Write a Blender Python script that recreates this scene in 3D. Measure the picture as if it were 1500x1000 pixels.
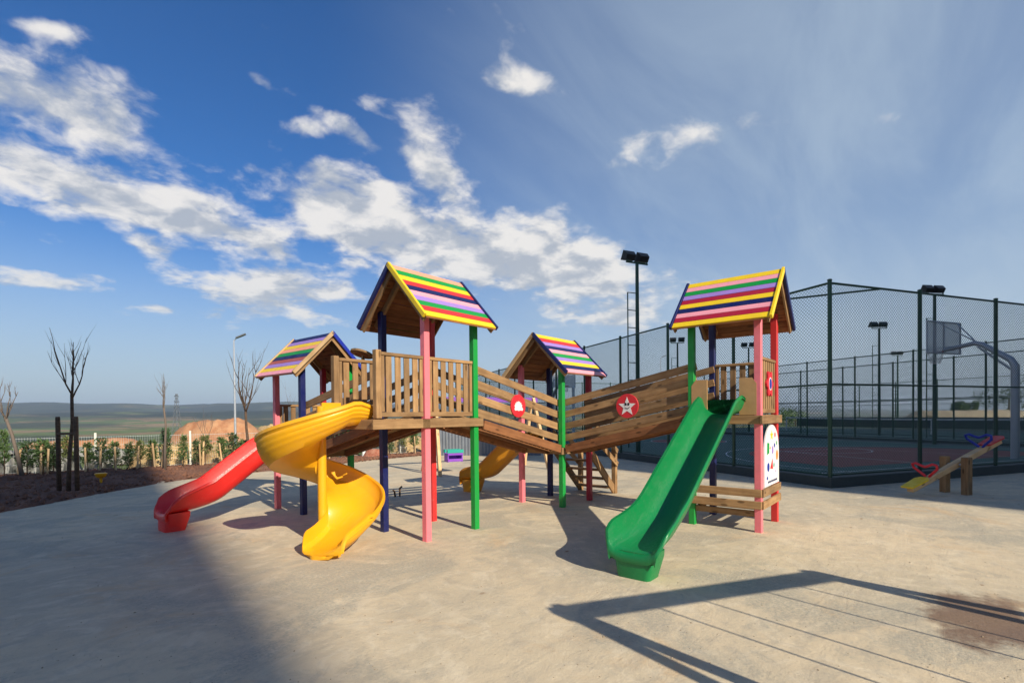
import bpy, bmesh, math, random
from mathutils import Vector, Matrix, noise
random.seed(7)
for o in list(bpy.data.objects): bpy.data.objects.remove(o)
SC = bpy.context.scene
COL = SC.collection
R = math.radians

# ------------------------------------------------------------------ camera
# world axes: X, Y run along the sides of the play towers, origin under the big tower
TH, PITCH, ROLL, FPX, CY = 0.878256, -0.012043, 0.0098506, 747.19, 616.55
CAM = Vector((-4.752, -5.4483, 1.6))
right0 = Vector((math.cos(TH), -math.sin(TH), 0)); fwd0 = Vector((math.sin(TH), math.cos(TH), 0)); up0 = Vector((0, 0, 1))
cp, sp = math.cos(PITCH), math.sin(PITCH)
f1 = fwd0 * cp + up0 * sp; u1 = fwd0 * -sp + up0 * cp
cr, sr = math.cos(ROLL), math.sin(ROLL)
r2 = right0 * cr - u1 * sr; u2 = right0 * sr + u1 * cr
cam_d = bpy.data.cameras.new('camera'); cam = bpy.data.objects.new('camera', cam_d); COL.objects.link(cam)
m = Matrix((r2, u2, -f1)).transposed().to_4x4(); m.translation = CAM
cam.matrix_world = m
cam_d.sensor_width = 36; cam_d.lens = FPX / 1500 * 36; cam_d.shift_y = (CY - 500) / 1500
cam_d.clip_start = .05; cam_d.clip_end = 20000
SC.camera = cam

def ray(x, y): return (r2 * ((x - 750) / FPX) + f1 + u2 * ((CY - y) / FPX))
def gpt(x, y, z=0.0):
    d = ray(x, y); t = (z - CAM.z) / d.z; return CAM + d * t
def dpt(x, y, depth):
    d = ray(x, y); return CAM + d * (depth / d.dot(fwd0))
def cxz(X, Z, z=0.0): return Vector((CAM.x, CAM.y, 0)) + right0 * X + fwd0 * Z + Vector((0, 0, z))

# ------------------------------------------------------------------ sun, sky, exposure
SUN_EL = R(31); AZ = R(77.8)                    # shadows run along AZ
sun_dir = Vector((-math.cos(AZ) * math.cos(SUN_EL), -math.sin(AZ) * math.cos(SUN_EL), math.sin(SUN_EL)))
sd = bpy.data.lights.new('sun', 'SUN'); sd.energy = 4.9; sd.angle = R(.53); sd.color = (1, .91, .75)
so = bpy.data.objects.new('sun', sd); COL.objects.link(so)
so.rotation_euler = sun_dir.to_track_quat('Z', 'Y').to_euler(); so.location = (0, 0, 60)
SC.view_settings.view_transform = 'Standard'; SC.view_settings.look = 'None'
SC.view_settings.exposure = 0.36; SC.view_settings.gamma = 1; SC.view_settings.use_curve_mapping = False

def N(nt, typ, **kw):
    n = nt.nodes.new(typ)
    for k, v in kw.items():
        if k == 'inp':
            for a, b in v.items():
                if hasattr(b, 'is_linked') or isinstance(b, bpy.types.NodeSocket): nt.links.new(b, n.inputs[a])
                else: n.inputs[a].default_value = b
        else: setattr(n, k, v)
    return n
def MATH(nt, op, a, b=None, c=None, clamp=False):
    n = nt.nodes.new('ShaderNodeMath'); n.operation = op; n.use_clamp = clamp
    for i, v in enumerate((a, b, c)):
        if v is None: continue
        if isinstance(v, bpy.types.NodeSocket): nt.links.new(v, n.inputs[i])
        else: n.inputs[i].default_value = v
    return n.outputs[0]
def MIXC(nt, f, a, b, mode='MIX'):
    n = nt.nodes.new('ShaderNodeMix'); n.data_type = 'RGBA'; n.blend_type = mode
    for s, v in ((n.inputs[0], f), (n.inputs[6], a), (n.inputs[7], b)):
        if isinstance(v, bpy.types.NodeSocket): nt.links.new(v, s)
        elif isinstance(v, (tuple, list)): s.default_value = (*v[:3], 1)
        else: s.default_value = v
    return n.outputs[2]
def RAMP(nt, f, a, b, lo=0., hi=1., smooth=True):
    n = nt.nodes.new('ShaderNodeMapRange'); n.interpolation_type = 'SMOOTHSTEP' if smooth else 'LINEAR'
    nt.links.new(f, n.inputs[0])
    for i, v in zip((1, 2, 3, 4), (a, b, lo, hi)): n.inputs[i].default_value = v
    return n.outputs[0]

def build_world():
    W = bpy.data.worlds.new('World'); SC.world = W; W.use_nodes = True
    nt = W.node_tree; nt.nodes.clear()
    sky = N(nt, 'ShaderNodeTexSky', sky_type='NISHITA', sun_disc=False, sun_elevation=SUN_EL,
            sun_rotation=math.atan2(sun_dir.x, sun_dir.y), altitude=200, air_density=1.0, dust_density=.5, ozone_density=2.6)
    tc = N(nt, 'ShaderNodeTexCoord'); d = tc.outputs['Generated']
    nrm = N(nt, 'ShaderNodeVectorMath', operation='NORMALIZE', inp={0: d}).outputs[0]
    sep = N(nt, 'ShaderNodeSeparateXYZ', inp={0: nrm})
    # cloud sheet coordinates: the direction carried onto a flat layer overhead
    zz = MATH(nt, 'ADD', MATH(nt, 'MAXIMUM', sep.outputs[2], 0.0), .22)
    pl = N(nt, 'ShaderNodeVectorMath', operation='DIVIDE', inp={0: nrm, 1: N(nt, 'ShaderNodeCombineXYZ', inp={0: zz, 1: zz, 2: zz}).outputs[0]}).outputs[0]
    warp = N(nt, 'ShaderNodeTexNoise', inp={'Vector': pl, 'Scale': 5.0, 'Detail': 5.0})
    wv = N(nt, 'ShaderNodeVectorMath', operation='MULTIPLY_ADD', inp={0: warp.outputs['Color'], 1: (.10, .10, .10), 2: pl}).outputs[0]
    n1 = N(nt, 'ShaderNodeTexNoise', inp={'Vector': wv, 'Scale': 6.5, 'Detail': 12.0, 'Roughness': .56}).outputs[0]
    sh_v = N(nt, 'ShaderNodeVectorMath', operation='MULTIPLY_ADD', inp={0: wv, 1: (.94, .94, .94), 2: tuple(sun_dir * .03)}).outputs[0]
    n2 = N(nt, 'ShaderNodeTexNoise', inp={'Vector': sh_v, 'Scale': 6.5, 'Detail': 8.0, 'Roughness': .56}).outputs[0]
    # clumps of cumulus: (direction px, px, half width, half height, turn, weight)
    blobs = [(75, 155, 160, 70, 27, 1.2), (50, 240, 120, 36, 18, 1.1), (190, 300, 230, 42, 15, 1.1), (330, 338, 110, 34, 14, 1.0),
             (220, 362, 48, 24, 25, .8), (450, 186, 38, 20, 10, .85), (515, 192, 66, 18, 33, .9), (635, 248, 66, 40, 48, 1.15),
             (465, 250, 66, 24, 18, .95), (490, 305, 95, 42, 28, 1.15), (600, 350, 180, 62, 14, 1.2), (790, 385, 150, 56, 14, 1.25),
             (420, 424, 120, 34, 3, 1.15), (400, 458, 120, 16, 2, .8), (60, 413, 95, 15, 9, .9), (752, 118, 62, 24, 8, .85),
             (640, 168, 70, 28, 8, .55), (1045, 198, 100, 26, -6, .62), (905, 462, 90, 26, 0, .95), (60, 42, 60, 14, 12, .75),
             (372, 113, 26, 14, 30, .6), (880, 400, 90, 46, 12, 1.0), (560, 280, 60, 24, 20, .7), (375, 248, 24, 9, 15, .7),
             (235, 452, 40, 8, 8, .75), (930, 220, 70, 40, -20, .42),
             # the same kind of cloud goes on all round the sky, outside the picture too
             (-300, 250, 260, 70, 10, 1.0), (-700, 380, 300, 60, 0, 1.0), (1900, 300, 200, 40, 0, .7), (500, -300, 200, 70, 20, .8), (1300, -420, 220, 60, -10, .6)]
    blobs = [(*b_, None) for b_ in blobs]
    rb = random.Random(12)                          # and behind the viewer: the same amount of cumulus
    for _ in range(16):
        an = math.atan2(-fwd0.y, -fwd0.x) + rb.uniform(-1.9, 1.9); el = rb.uniform(.10, .75)
        blobs.append((0, 0, rb.uniform(120, 260), rb.uniform(40, 80), rb.uniform(-15, 15), rb.uniform(.8, 1.15), Vector((math.cos(an) * math.cos(el), math.sin(an) * math.cos(el), math.sin(el)))))
    acc = None
    for (x, y, a, b, rot, wgt, cd) in blobs:
        c = cd or ray(x, y).normalized()
        if cd: t1 = c.cross(Vector((0, 0, 1))).normalized() / 900; t2 = t1.cross(c).normalized() / 900
        else: t1 = (ray(x + 1, y).normalized() - c); t2 = (ray(x, y + 1).normalized() - c)
        k1, k2 = t1.length, t2.length
        t1.normalize(); t2 = (t2 - t1 * t2.dot(t1)).normalized()
        cr_, sr_ = math.cos(R(rot)), math.sin(R(rot))
        e1 = (t1 * cr_ + t2 * sr_) / (a * k1); e2 = (t2 * cr_ - t1 * sr_) / (b * k2)
        dv = N(nt, 'ShaderNodeVectorMath', operation='SUBTRACT', inp={0: nrm, 1: tuple(c)}).outputs[0]
        A = N(nt, 'ShaderNodeVectorMath', operation='DOT_PRODUCT', inp={0: dv, 1: tuple(e1)}).outputs['Value']
        B = N(nt, 'ShaderNodeVectorMath', operation='DOT_PRODUCT', inp={0: dv, 1: tuple(e2)}).outputs['Value']
        C = N(nt, 'ShaderNodeVectorMath', operation='DOT_PRODUCT', inp={0: nrm, 1: tuple(c)}).outputs['Value']
        rr = MATH(nt, 'ADD', MATH(nt, 'MULTIPLY', A, A), MATH(nt, 'MULTIPLY', B, B))
        f = MATH(nt, 'MULTIPLY', MATH(nt, 'EXPONENT', MATH(nt, 'MULTIPLY', rr, -.82)), wgt)
        f = MATH(nt, 'POWER', MATH(nt, 'MULTIPLY', f, MATH(nt, 'GREATER_THAN', C, 0.0)), 3.0)
        acc = f if acc is None else MATH(nt, 'ADD', acc, f)
    acc = MATH(nt, 'POWER', acc, .3333)
    nz = MATH(nt, 'MULTIPLY_ADD', n1, 2.9, -1.45)
    dens = MATH(nt, 'ADD', MATH(nt, 'MULTIPLY_ADD', acc, 1.25, -.60), nz)
    alpha = RAMP(nt, dens, -.13, .64)
    # thin high veil, thicker towards one side of the sky
    ci = N(nt, 'ShaderNodeMapping', inp={'Vector': pl, 'Rotation': (0, 0, R(40)), 'Scale': (.7, 2.6, 1)}).outputs[0]
    cn = N(nt, 'ShaderNodeTexNoise', inp={'Vector': ci, 'Scale': 1.5, 'Detail': 7.0, 'Roughness': .6, 'Distortion': .6}).outputs[0]
    vd = ray(1500, 330).normalized()
    vg = RAMP(nt, N(nt, 'ShaderNodeVectorMath', operation='DOT_PRODUCT', inp={0: nrm, 1: tuple(vd)}).outputs['Value'], .45, 1.0)
    veil = MATH(nt, 'MULTIPLY', MATH(nt, 'MULTIPLY_ADD', RAMP(nt, cn, .3, .75), .30, .46), MATH(nt, 'MULTIPLY_ADD', vg, .86, .0))
    # deepen the blue a little, as a polarised wide view shows it
    hs = N(nt, 'ShaderNodeHueSaturation', inp={'Saturation': 1.25, 'Value': 1.0, 'Color': sky.outputs[0]}).outputs[0]
    hs = MIXC(nt, 1.0, hs, (.40, .68, .92), 'MULTIPLY')
    elev = RAMP(nt, sep.outputs[2], 0.0, .34)
    hz = MIXC(nt, MATH(nt, 'MULTIPLY_ADD', elev, -.85, .85), hs, (4.3, 4.9, 5.3))
    base = MIXC(nt, veil, hz, (4.1, 5.0, 5.8))
    # light side / shaded side of the cumulus
    lit = RAMP(nt, MATH(nt, 'ADD', MATH(nt, 'SUBTRACT', n1, n2), MATH(nt, 'MULTIPLY', dens, -.05)), -.16, .10)
    ccol = MIXC(nt, lit, (3.7, 4.0, 4.5), (7.4, 7.1, 6.7))
    ccol = MIXC(nt, MATH(nt, 'MULTIPLY_ADD', elev, -.5, .5), ccol, (4.8, 5.1, 5.4))
    out = MIXC(nt, MATH(nt, 'MULTIPLY', alpha, .92), base, ccol)
    bg = N(nt, 'ShaderNodeBackground', inp={'Color': out, 'Strength': .1})
    o = N(nt, 'ShaderNodeOutputWorld'); nt.links.new(bg.outputs[0], o.inputs[0])
    W.cycles.sampling_method = 'MANUAL'; W.cycles.sample_map_resolution = 512
build_world()

# ------------------------------------------------------------------ materials
def new_mat(name):
    mt = bpy.data.materials.new(name); mt.use_nodes = True; nt = mt.node_tree
    b = nt.nodes['Principled BSDF']; return mt, nt, b
def OC(nt): return N(nt, 'ShaderNodeTexCoord').outputs['Object']
def bump(nt, b, h, strength=.3, dist=.005):
    n = N(nt, 'ShaderNodeBump', inp={'Height': h, 'Strength': strength, 'Distance': dist}); nt.links.new(n.outputs[0], b.inputs['Normal'])
def col(nt, b, c): nt.links.new(c, b.inputs['Base Color'])
_m = {}
def rnd_off(nt, vec):
    oi = N(nt, 'ShaderNodeObjectInfo').outputs['Random']
    k = MATH(nt, 'MULTIPLY', oi, 37.0)
    return N(nt, 'ShaderNodeVectorMath', operation='ADD', inp={0: vec, 1: N(nt, 'ShaderNodeCombineXYZ', inp={0: k, 1: k, 2: k}).outputs[0]}).outputs[0], oi
def wood(name, a, b_, rough=.86, knots=True):
    if name in _m: return _m[name]
    mt, nt, b = new_mat(name); v, oi = rnd_off(nt, OC(nt))
    g = N(nt, 'ShaderNodeMapping', inp={'Vector': v, 'Scale': (1.6, 26, 26)}).outputs[0]
    g1 = N(nt, 'ShaderNodeTexNoise', inp={'Vector': g, 'Scale': 1.0, 'Detail': 6.0, 'Roughness': .6, 'Distortion': .5}).outputs[0]
    g2 = N(nt, 'ShaderNodeTexNoise', inp={'Vector': v, 'Scale': 5.0, 'Detail': 4.0}).outputs[0]
    c = MIXC(nt, RAMP(nt, g1, .3, .7), a, b_)
    c = MIXC(nt, RAMP(nt, g2, .35, .75, 0, .45), c, tuple(x * .55 for x in a))
    if knots:
        kv = N(nt, 'ShaderNodeMapping', inp={'Vector': v, 'Scale': (3.2, 9, 9)}).outputs[0]
        kn = N(nt, 'ShaderNodeTexVoronoi', inp={'Vector': kv, 'Scale': 1.0, 'Randomness': 1.0}).outputs['Distance']
        c = MIXC(nt, RAMP(nt, kn, .10, .2, .75, 0), c, tuple(x * .3 for x in a))
    c = MIXC(nt, 1.0, c, N(nt, 'ShaderNodeCombineColor', inp={0: MATH(nt, 'MULTIPLY_ADD', oi, .45, .76), 1: MATH(nt, 'MULTIPLY_ADD', oi, .42, .77), 2: MATH(nt, 'MULTIPLY_ADD', oi, .36, .8)}).outputs[0], 'MULTIPLY')
    col(nt, b, c); b.inputs['Roughness'].default_value = rough; b.inputs['Specular IOR Level'].default_value = .3
    bump(nt, b, g1, .5, .004); _m[name] = mt; return mt
def paint(name, c, rough=.42):
    if name in _m: return _m[name]
    mt, nt, b = new_mat(name); v, oi = rnd_off(nt, OC(nt))
    n = N(nt, 'ShaderNodeTexNoise', inp={'Vector': v, 'Scale': 7.0, 'Detail': 6.0, 'Roughness': .65}).outputs[0]
    g = N(nt, 'ShaderNodeMapping', inp={'Vector': v, 'Scale': (1.5, 30, 30)}).outputs[0]
    g1 = N(nt, 'ShaderNodeTexNoise', inp={'Vector': g, 'Scale': 1.0, 'Detail': 5.0}).outputs[0]
    cc = MIXC(nt, RAMP(nt, n, .35, .75, 0, .35), c, tuple(x * .62 + .012 for x in c))
    dust = RAMP(nt, N(nt, 'ShaderNodeTexNoise', inp={'Vector': v, 'Scale': 22.0, 'Detail': 5.0, 'Roughness': .7}).outputs[0], .6, .78, 0, .35)
    cc = MIXC(nt, dust, cc, (.35, .31, .25))
    col(nt, b, cc); nt.links.new(RAMP(nt, n, .3, .7, rough - .08, rough + .18), b.inputs['Roughness'])
    bump(nt, b, g1, .35, .003); _m[name] = mt; return mt
def plastic(name, c, rough=.34):
    if name in _m: return _m[name]
    mt, nt, b = new_mat(name); v = OC(nt)
    n = N(nt, 'ShaderNodeTexNoise', inp={'Vector': v, 'Scale': 3.5, 'Detail': 5.0}).outputs[0]
    s = N(nt, 'ShaderNodeTexNoise', inp={'Vector': v, 'Scale': 40.0, 'Detail': 6.0, 'Roughness': .75}).outputs[0]
    cc = MIXC(nt, RAMP(nt, n, .35, .7, 0, .25), c, tuple(x * .72 + .008 for x in c))
    fd = N(nt, 'ShaderNodeTexNoise', inp={'Vector': N(nt, 'ShaderNodeMapping', inp={'Vector': v, 'Scale': (1.2, 16, 3)}).outputs[0], 'Scale': 1.6, 'Detail': 8.0, 'Roughness': .7}).outputs[0]
    cc = MIXC(nt, RAMP(nt, fd, .5, .78, 0, .34), cc, tuple(x * .75 + .10 for x in c))
    cc = MIXC(nt, RAMP(nt, s, .58, .8, 0, .34), cc, (.42, .37, .30))
    col(nt, b, cc); nt.links.new(RAMP(nt, s, .3, .75, rough - .06, rough + .2), b.inputs['Roughness'])
    bump(nt, b, n, .15, .01); _m[name] = mt; return mt
def plain(name, c, rough=.5, metal=0.0, sc=8., amt=.3):
    if name in _m: return _m[name]
    mt, nt, b = new_mat(name); v, oi = rnd_off(nt, OC(nt))
    n = N(nt, 'ShaderNodeTexNoise', inp={'Vector': v, 'Scale': sc, 'Detail': 6.0, 'Roughness': .65}).outputs[0]
    col(nt, b, MIXC(nt, RAMP(nt, n, .35, .72, 0, amt), c, tuple(x * .45 for x in c)))
    b.inputs['Roughness'].default_value = rough; b.inputs['Metallic'].default_value = metal; _m[name] = mt; return mt

W_RAIL = wood('pine_treated', (.265, .15, .068), (.41, .25, .118))
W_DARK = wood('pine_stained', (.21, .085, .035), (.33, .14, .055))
W_RAW = wood('pine_pale', (.58, .37, .18), (.70, .50, .28))
W_BR = wood('bark_brown', (.09, .055, .035), (.17, .11, .07), knots=False)
PC = dict(pink=(.86, .20, .235), rose=(.90, .36, .42), salmon=(.92, .36, .22), green=(.006, .30, .045), yellow=(.88, .60, .012),
          red=(.62, .03, .03), crimson=(.40, .012, .035), navy=(.005, .010, .095), blue=(.010, .028, .33), purple=(.25, .12, .50), lilac=(.36, .22, .60), brown=(.42, .09, .06))
def P(c): return paint('paint_' + c, PC[c])
for k in PC: P(k)
S_GREEN = plastic('plastic_green', (.003, .19, .05)); S_RED = plastic('plastic_red', (.80, .028, .022)); S_YEL = plastic('plastic_yellow', (.86, .41, .008))
S_OCH = plastic('plastic_ochre', (.72, .30, .012)); PURP = plastic('plastic_purple', (.25, .07, .5)); TEAL = plastic('plastic_teal', (.02, .36, .28))
F_GRN = plain('coated_green', (.010, .055, .032), .4); STEEL = plain('galvanised', (.50, .52, .56), .42, .35); WHITE = plain('white_paint', (.78, .78, .76), .5, amt=.15)
BLACK = plain('black_rubber', (.012, .012, .014), .5); GREYW = plain('grey_sheet', (.16, .18, .21), .5, .0, 2.5, .35)
DISC_R = paint('disc_red', (.66, .022, .035)); DISC_W = paint('disc_white', (.82, .80, .76)); GLASSL = plain('lamp_glass', (.22, .25, .28), .15)
CABLE = plain('chain_steel', (.32, .33, .34), .4, .7)
# ------------------------------------------------------------------ mesh helpers
def link(name, me, mt=None, parent=None, mw=None):
    o = bpy.data.objects.new(name, me); COL.objects.link(o)
    if mt and me and not me.materials: me.materials.append(mt)
    if parent: o.parent = parent
    if mw is not None: o.matrix_local = mw; ML[o.name] = mw.copy()
    return o
ML = {}
def tag(o, label, cat, group=None):
    o['label'] = label; o['category'] = cat
    if group: o['group'] = group
    return o
def thing(name, label, cat, loc=(0, 0, 0), rz=0, group=None):
    o = bpy.data.objects.new(name, None); COL.objects.link(o); o.location = loc; o.rotation_euler = (0, 0, rz); o.empty_display_size = .1
    return tag(o, label, cat, group)
def struct(o, kind='structure'): o['kind'] = kind; return o
_bc = {}
def box_mesh(L, Wd, T, mt, ch=.004):
    key = (round(L, 3), round(Wd, 3), round(T, 3), mt.name, ch)
    if key in _bc: return _bc[key]
    bm = bmesh.new(); bmesh.ops.create_cube(bm, size=1); bmesh.ops.scale(bm, vec=(L, Wd, T), verts=bm.verts)
    c = min(ch, min(L, Wd, T) * .3)
    if c > 0: bmesh.ops.bevel(bm, geom=bm.edges[:], offset=c, segments=1, affect='EDGES')
    me = bpy.data.meshes.new('board'); bm.to_mesh(me); bm.free(); me.materials.append(mt); _bc[key] = me; return me
def frame(xdir, zhint=(0, 0, 1)):
    x = Vector(xdir).normalized(); z = Vector(zhint); z = (z - x * z.dot(x))
    if z.length < 1e-4: z = Vector((0, 1, 0)) - x * x.y
    z.normalize(); y = z.cross(x); return Matrix((x, y, z)).transposed().to_4x4()
def board(parent, name, a, b, wd, th, mt, normal=(0, 0, 1), ch=.004, ext=0.0):
    """a board from a to b; `th` is measured along `normal`, `wd` across"""
    a, b = Vector(a), Vector(b); L = (b - a).length + 2 * ext
    M_ = frame(b - a, normal); M_.translation = (a + b) / 2
    return link(name, box_mesh(L, wd, th, mt, ch), None, parent, M_)
class MB:
    def __init__(s): s.v = []; s.f = []
    def quad(s, *p): k = len(s.v); s.v += [tuple(q) for q in p]; s.f.append(tuple(range(k, k + len(p))))
    def box(s, c, sx, sy, sz, M_=None):
        k = len(s.v)
        for dz in (-1, 1):
            for dx, dy in ((-1, -1), (1, -1), (1, 1), (-1, 1)):
                p = Vector((dx * sx / 2, dy * sy / 2, dz * sz / 2))
                if M_: p = M_.to_3x3() @ p
                s.v.append(tuple(p + Vector(c)))
        s.f += [tuple(k + i for i in q) for q in ((3, 2, 1, 0), (4, 5, 6, 7), (0, 1, 5, 4), (1, 2, 6, 5), (2, 3, 7, 6), (3, 0, 4, 7))]
    def tube(s, pts, rad, n=8, caps=True):
        pts = [Vector(p) for p in pts]; rs = rad if isinstance(rad, (list, tuple)) else [rad] * len(pts)
        k0 = len(s.v); prev = None
        for i, p in enumerate(pts):
            t = (pts[min(i + 1, len(pts) - 1)] - pts[max(i - 1, 0)]).normalized()
            h = prev if prev else (Vector((0, 0, 1)) if abs(t.z) < .9 else Vector((1, 0, 0)))
            a = (h - t * h.dot(t)).normalized(); prev = a; b = t.cross(a)
            for j in range(n):
                an = 2 * math.pi * j / n; s.v.append(tuple(p + (a * math.cos(an) + b * math.sin(an)) * rs[i]))
        for i in range(len(pts) - 1):
            for j in range(n):
                s.f.append((k0 + i * n + j, k0 + i * n + (j + 1) % n, k0 + (i + 1) * n + (j + 1) % n, k0 + (i + 1) * n + j))
        if caps:
            s.f.append(tuple(k0 + j for j in reversed(range(n)))); e = k0 + (len(pts) - 1) * n; s.f.append(tuple(e + j for j in range(n)))
    def loft(s, rings, closed=True, caps=True):
        k = len(s.v); n = len(rings[0])
        for r in rings: s.v += [tuple(p) for p in r]
        for i in range(len(rings) - 1):
            for j in range(n if closed else n - 1):
                s.f.append((k + i * n + j, k + i * n + (j + 1) % n, k + (i + 1) * n + (j + 1) % n, k + (i + 1) * n + j))
        if caps:
            s.f.append(tuple(k + j for j in reversed(range(n)))); e = k + (len(rings) - 1) * n; s.f.append(tuple(e + j for j in range(n)))
    def mesh(s, mt=None, smooth=False):
        me = bpy.data.meshes.new('mesh'); me.from_pydata(s.v, [], s.f); me.update()
        if smooth: me.polygons.foreach_set('use_smooth', [True] * len(me.polygons))
        if mt: me.materials.append(mt)
        return me
    def build(s, name, mt, parent=None, smooth=False, fix=False):
        me = s.mesh(mt, smooth)
        if fix:
            bm = bmesh.new(); bm.from_mesh(me); bmesh.ops.recalc_face_normals(bm, faces=bm.faces); bm.to_mesh(me); bm.free()
        return link(name, me, None, parent)
def autosmooth(o, ang=40):
    me = o.data; me.polygons.foreach_set('use_smooth', [True] * len(me.polygons)); me.set_sharp_from_angle(angle=R(ang)); return o
# ================================================================== THE SETTING
def fbm(x, y, s, o=4): return noise.fractal(Vector((x * s, y * s, 3.7)), 1.0, 2.0, o)
HN = Vector((-6.8, 10, 0)).normalized(); HD = Vector((10, 6.8, 0)).normalized()       # hedge line, in camera-level axes (X, Z)
def hedge_pt(t, off=0.0):        # t metres along the hedge, off metres beyond it
    q = Vector((-14, 14.2, 0)) + HD * t + HN * off; return cxz(q.x, q.y)
K = gpt(1216, 713.4); K.z = 0
E1 = Vector((math.cos(R(-30)), math.sin(R(-30)), 0)); E2 = Vector((math.cos(R(60)), math.sin(R(60)), 0))
def court(a, b, z=0.0): return K + E1 * a + E2 * b + Vector((0, 0, z))
def flat_dist(w):
    rel = w - Vector((CAM.x, CAM.y, 0)); q = Vector((rel.dot(right0), rel.dot(fwd0), 0))
    s1 = (q - Vector((-14, 14.2, 0))).dot(HN)
    k = w - K; a, b = k.dot(E1), k.dot(E2)
    s2 = max(-2 - a, a - 40, b - 34)
    return min(s1, s2)
def lerp_tab(s, tab):
    for (a, za), (b, zb) in zip(tab, tab[1:]):
        if s <= b: f = (s - a) / (b - a); f = f * f * (3 - 2 * f); return za + (zb - za) * f
    return tab[-1][1]
TAB = [(-1e6, -.15), (.6, -.15), (8, -.35), (30, -1.9), (80, -5.5), (180, -10), (420, -19), (900, -25), (1500, -18), (2600, 28), (4200, 105), (7000, 120), (12000, 110)]
def terrain_z(w):
    s = flat_dist(w); z = lerp_tab(s, TAB)
    if s > 5: z += fbm(w.x, w.y, .012, 4) * min(1.6, (s - 5) * .02)
    if s > 200: z += fbm(w.x, w.y, .0011, 5) * min(16, (s - 200) * .006)
    if s > 1500: z += fbm(w.x + 900, w.y, .0006, 5) * min(75, (s - 1500) * .03)
    return z
def build_terrain():
    mb = MB(); NA, NR = 300, 90
    for i in range(NR):
        r = 2.0 * (9000 / 2.0) ** (i / (NR - 1))
        for j in range(NA):
            a = 2 * math.pi * j / NA; w = Vector((CAM.x + r * math.cos(a), CAM.y + r * math.sin(a), 0)); mb.v.append((w.x, w.y, terrain_z(w)))
    for i in range(NR - 1):
        for j in range(NA): mb.f.append((i * NA + j, i * NA + (j + 1) % NA, (i + 1) * NA + (j + 1) % NA, (i + 1) * NA + j))
    mb.f.append(tuple(range(NA)))
    mt, nt, b = new_mat('fields'); v = OC(nt)
    vo = N(nt, 'ShaderNodeTexVoronoi', inp={'Vector': N(nt, 'ShaderNodeMapping', inp={'Vector': v, 'Rotation': (0, 0, .5), 'Scale': (.006, .011, 0)}).outputs[0], 'Scale': 1.0, 'Randomness': .9})
    hue = N(nt, 'ShaderNodeSeparateColor', inp={0: vo.outputs['Color']})
    n1 = N(nt, 'ShaderNodeTexNoise', inp={'Vector': v, 'Scale': .02, 'Detail': 8.0, 'Roughness': .65}).outputs[0]
    n2 = N(nt, 'ShaderNodeTexNoise', inp={'Vector': v, 'Scale': .0016, 'Detail': 8.0, 'Roughness': .6}).outputs[0]
    n3 = N(nt, 'ShaderNodeTexNoise', inp={'Vector': v, 'Scale': .6, 'Detail': 6.0, 'Roughness': .7}).outputs[0]
    c = MIXC(nt, hue.outputs[0], (.095, .15, .035), (.16, .19, .055))
    c = MIXC(nt, RAMP(nt, hue.outputs[1], .62, .72), c, (.30, .20, .10))
    c = MIXC(nt, RAMP(nt, n1, .52, .66), c, (.05, .075, .025))
    c = MIXC(nt, RAMP(nt, n2, .46, .56), c, (.035, .05, .022))
    c = MIXC(nt, RAMP(nt, n3, .45, .7, 0, .35), c, (.20, .15, .07))
    zc = N(nt, 'ShaderNodeSeparateXYZ', inp={0: v}).outputs[2]; n4 = N(nt, 'ShaderNodeTexNoise', inp={'Vector': v, 'Scale': .006, 'Detail': 8.0, 'Roughness': .65}).outputs[0]
    c = MIXC(nt, MATH(nt, 'MULTIPLY', RAMP(nt, zc, -12., 15.), RAMP(nt, n4, .36, .52, .25, 1.)), c, (.018, .028, .016))
    col(nt, b, c); b.inputs['Roughness'].default_value = .95; b.inputs['Specular IOR Level'].default_value = .1
    struct(mb.build('terrain', mt, smooth=True))
build_terrain()

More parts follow.
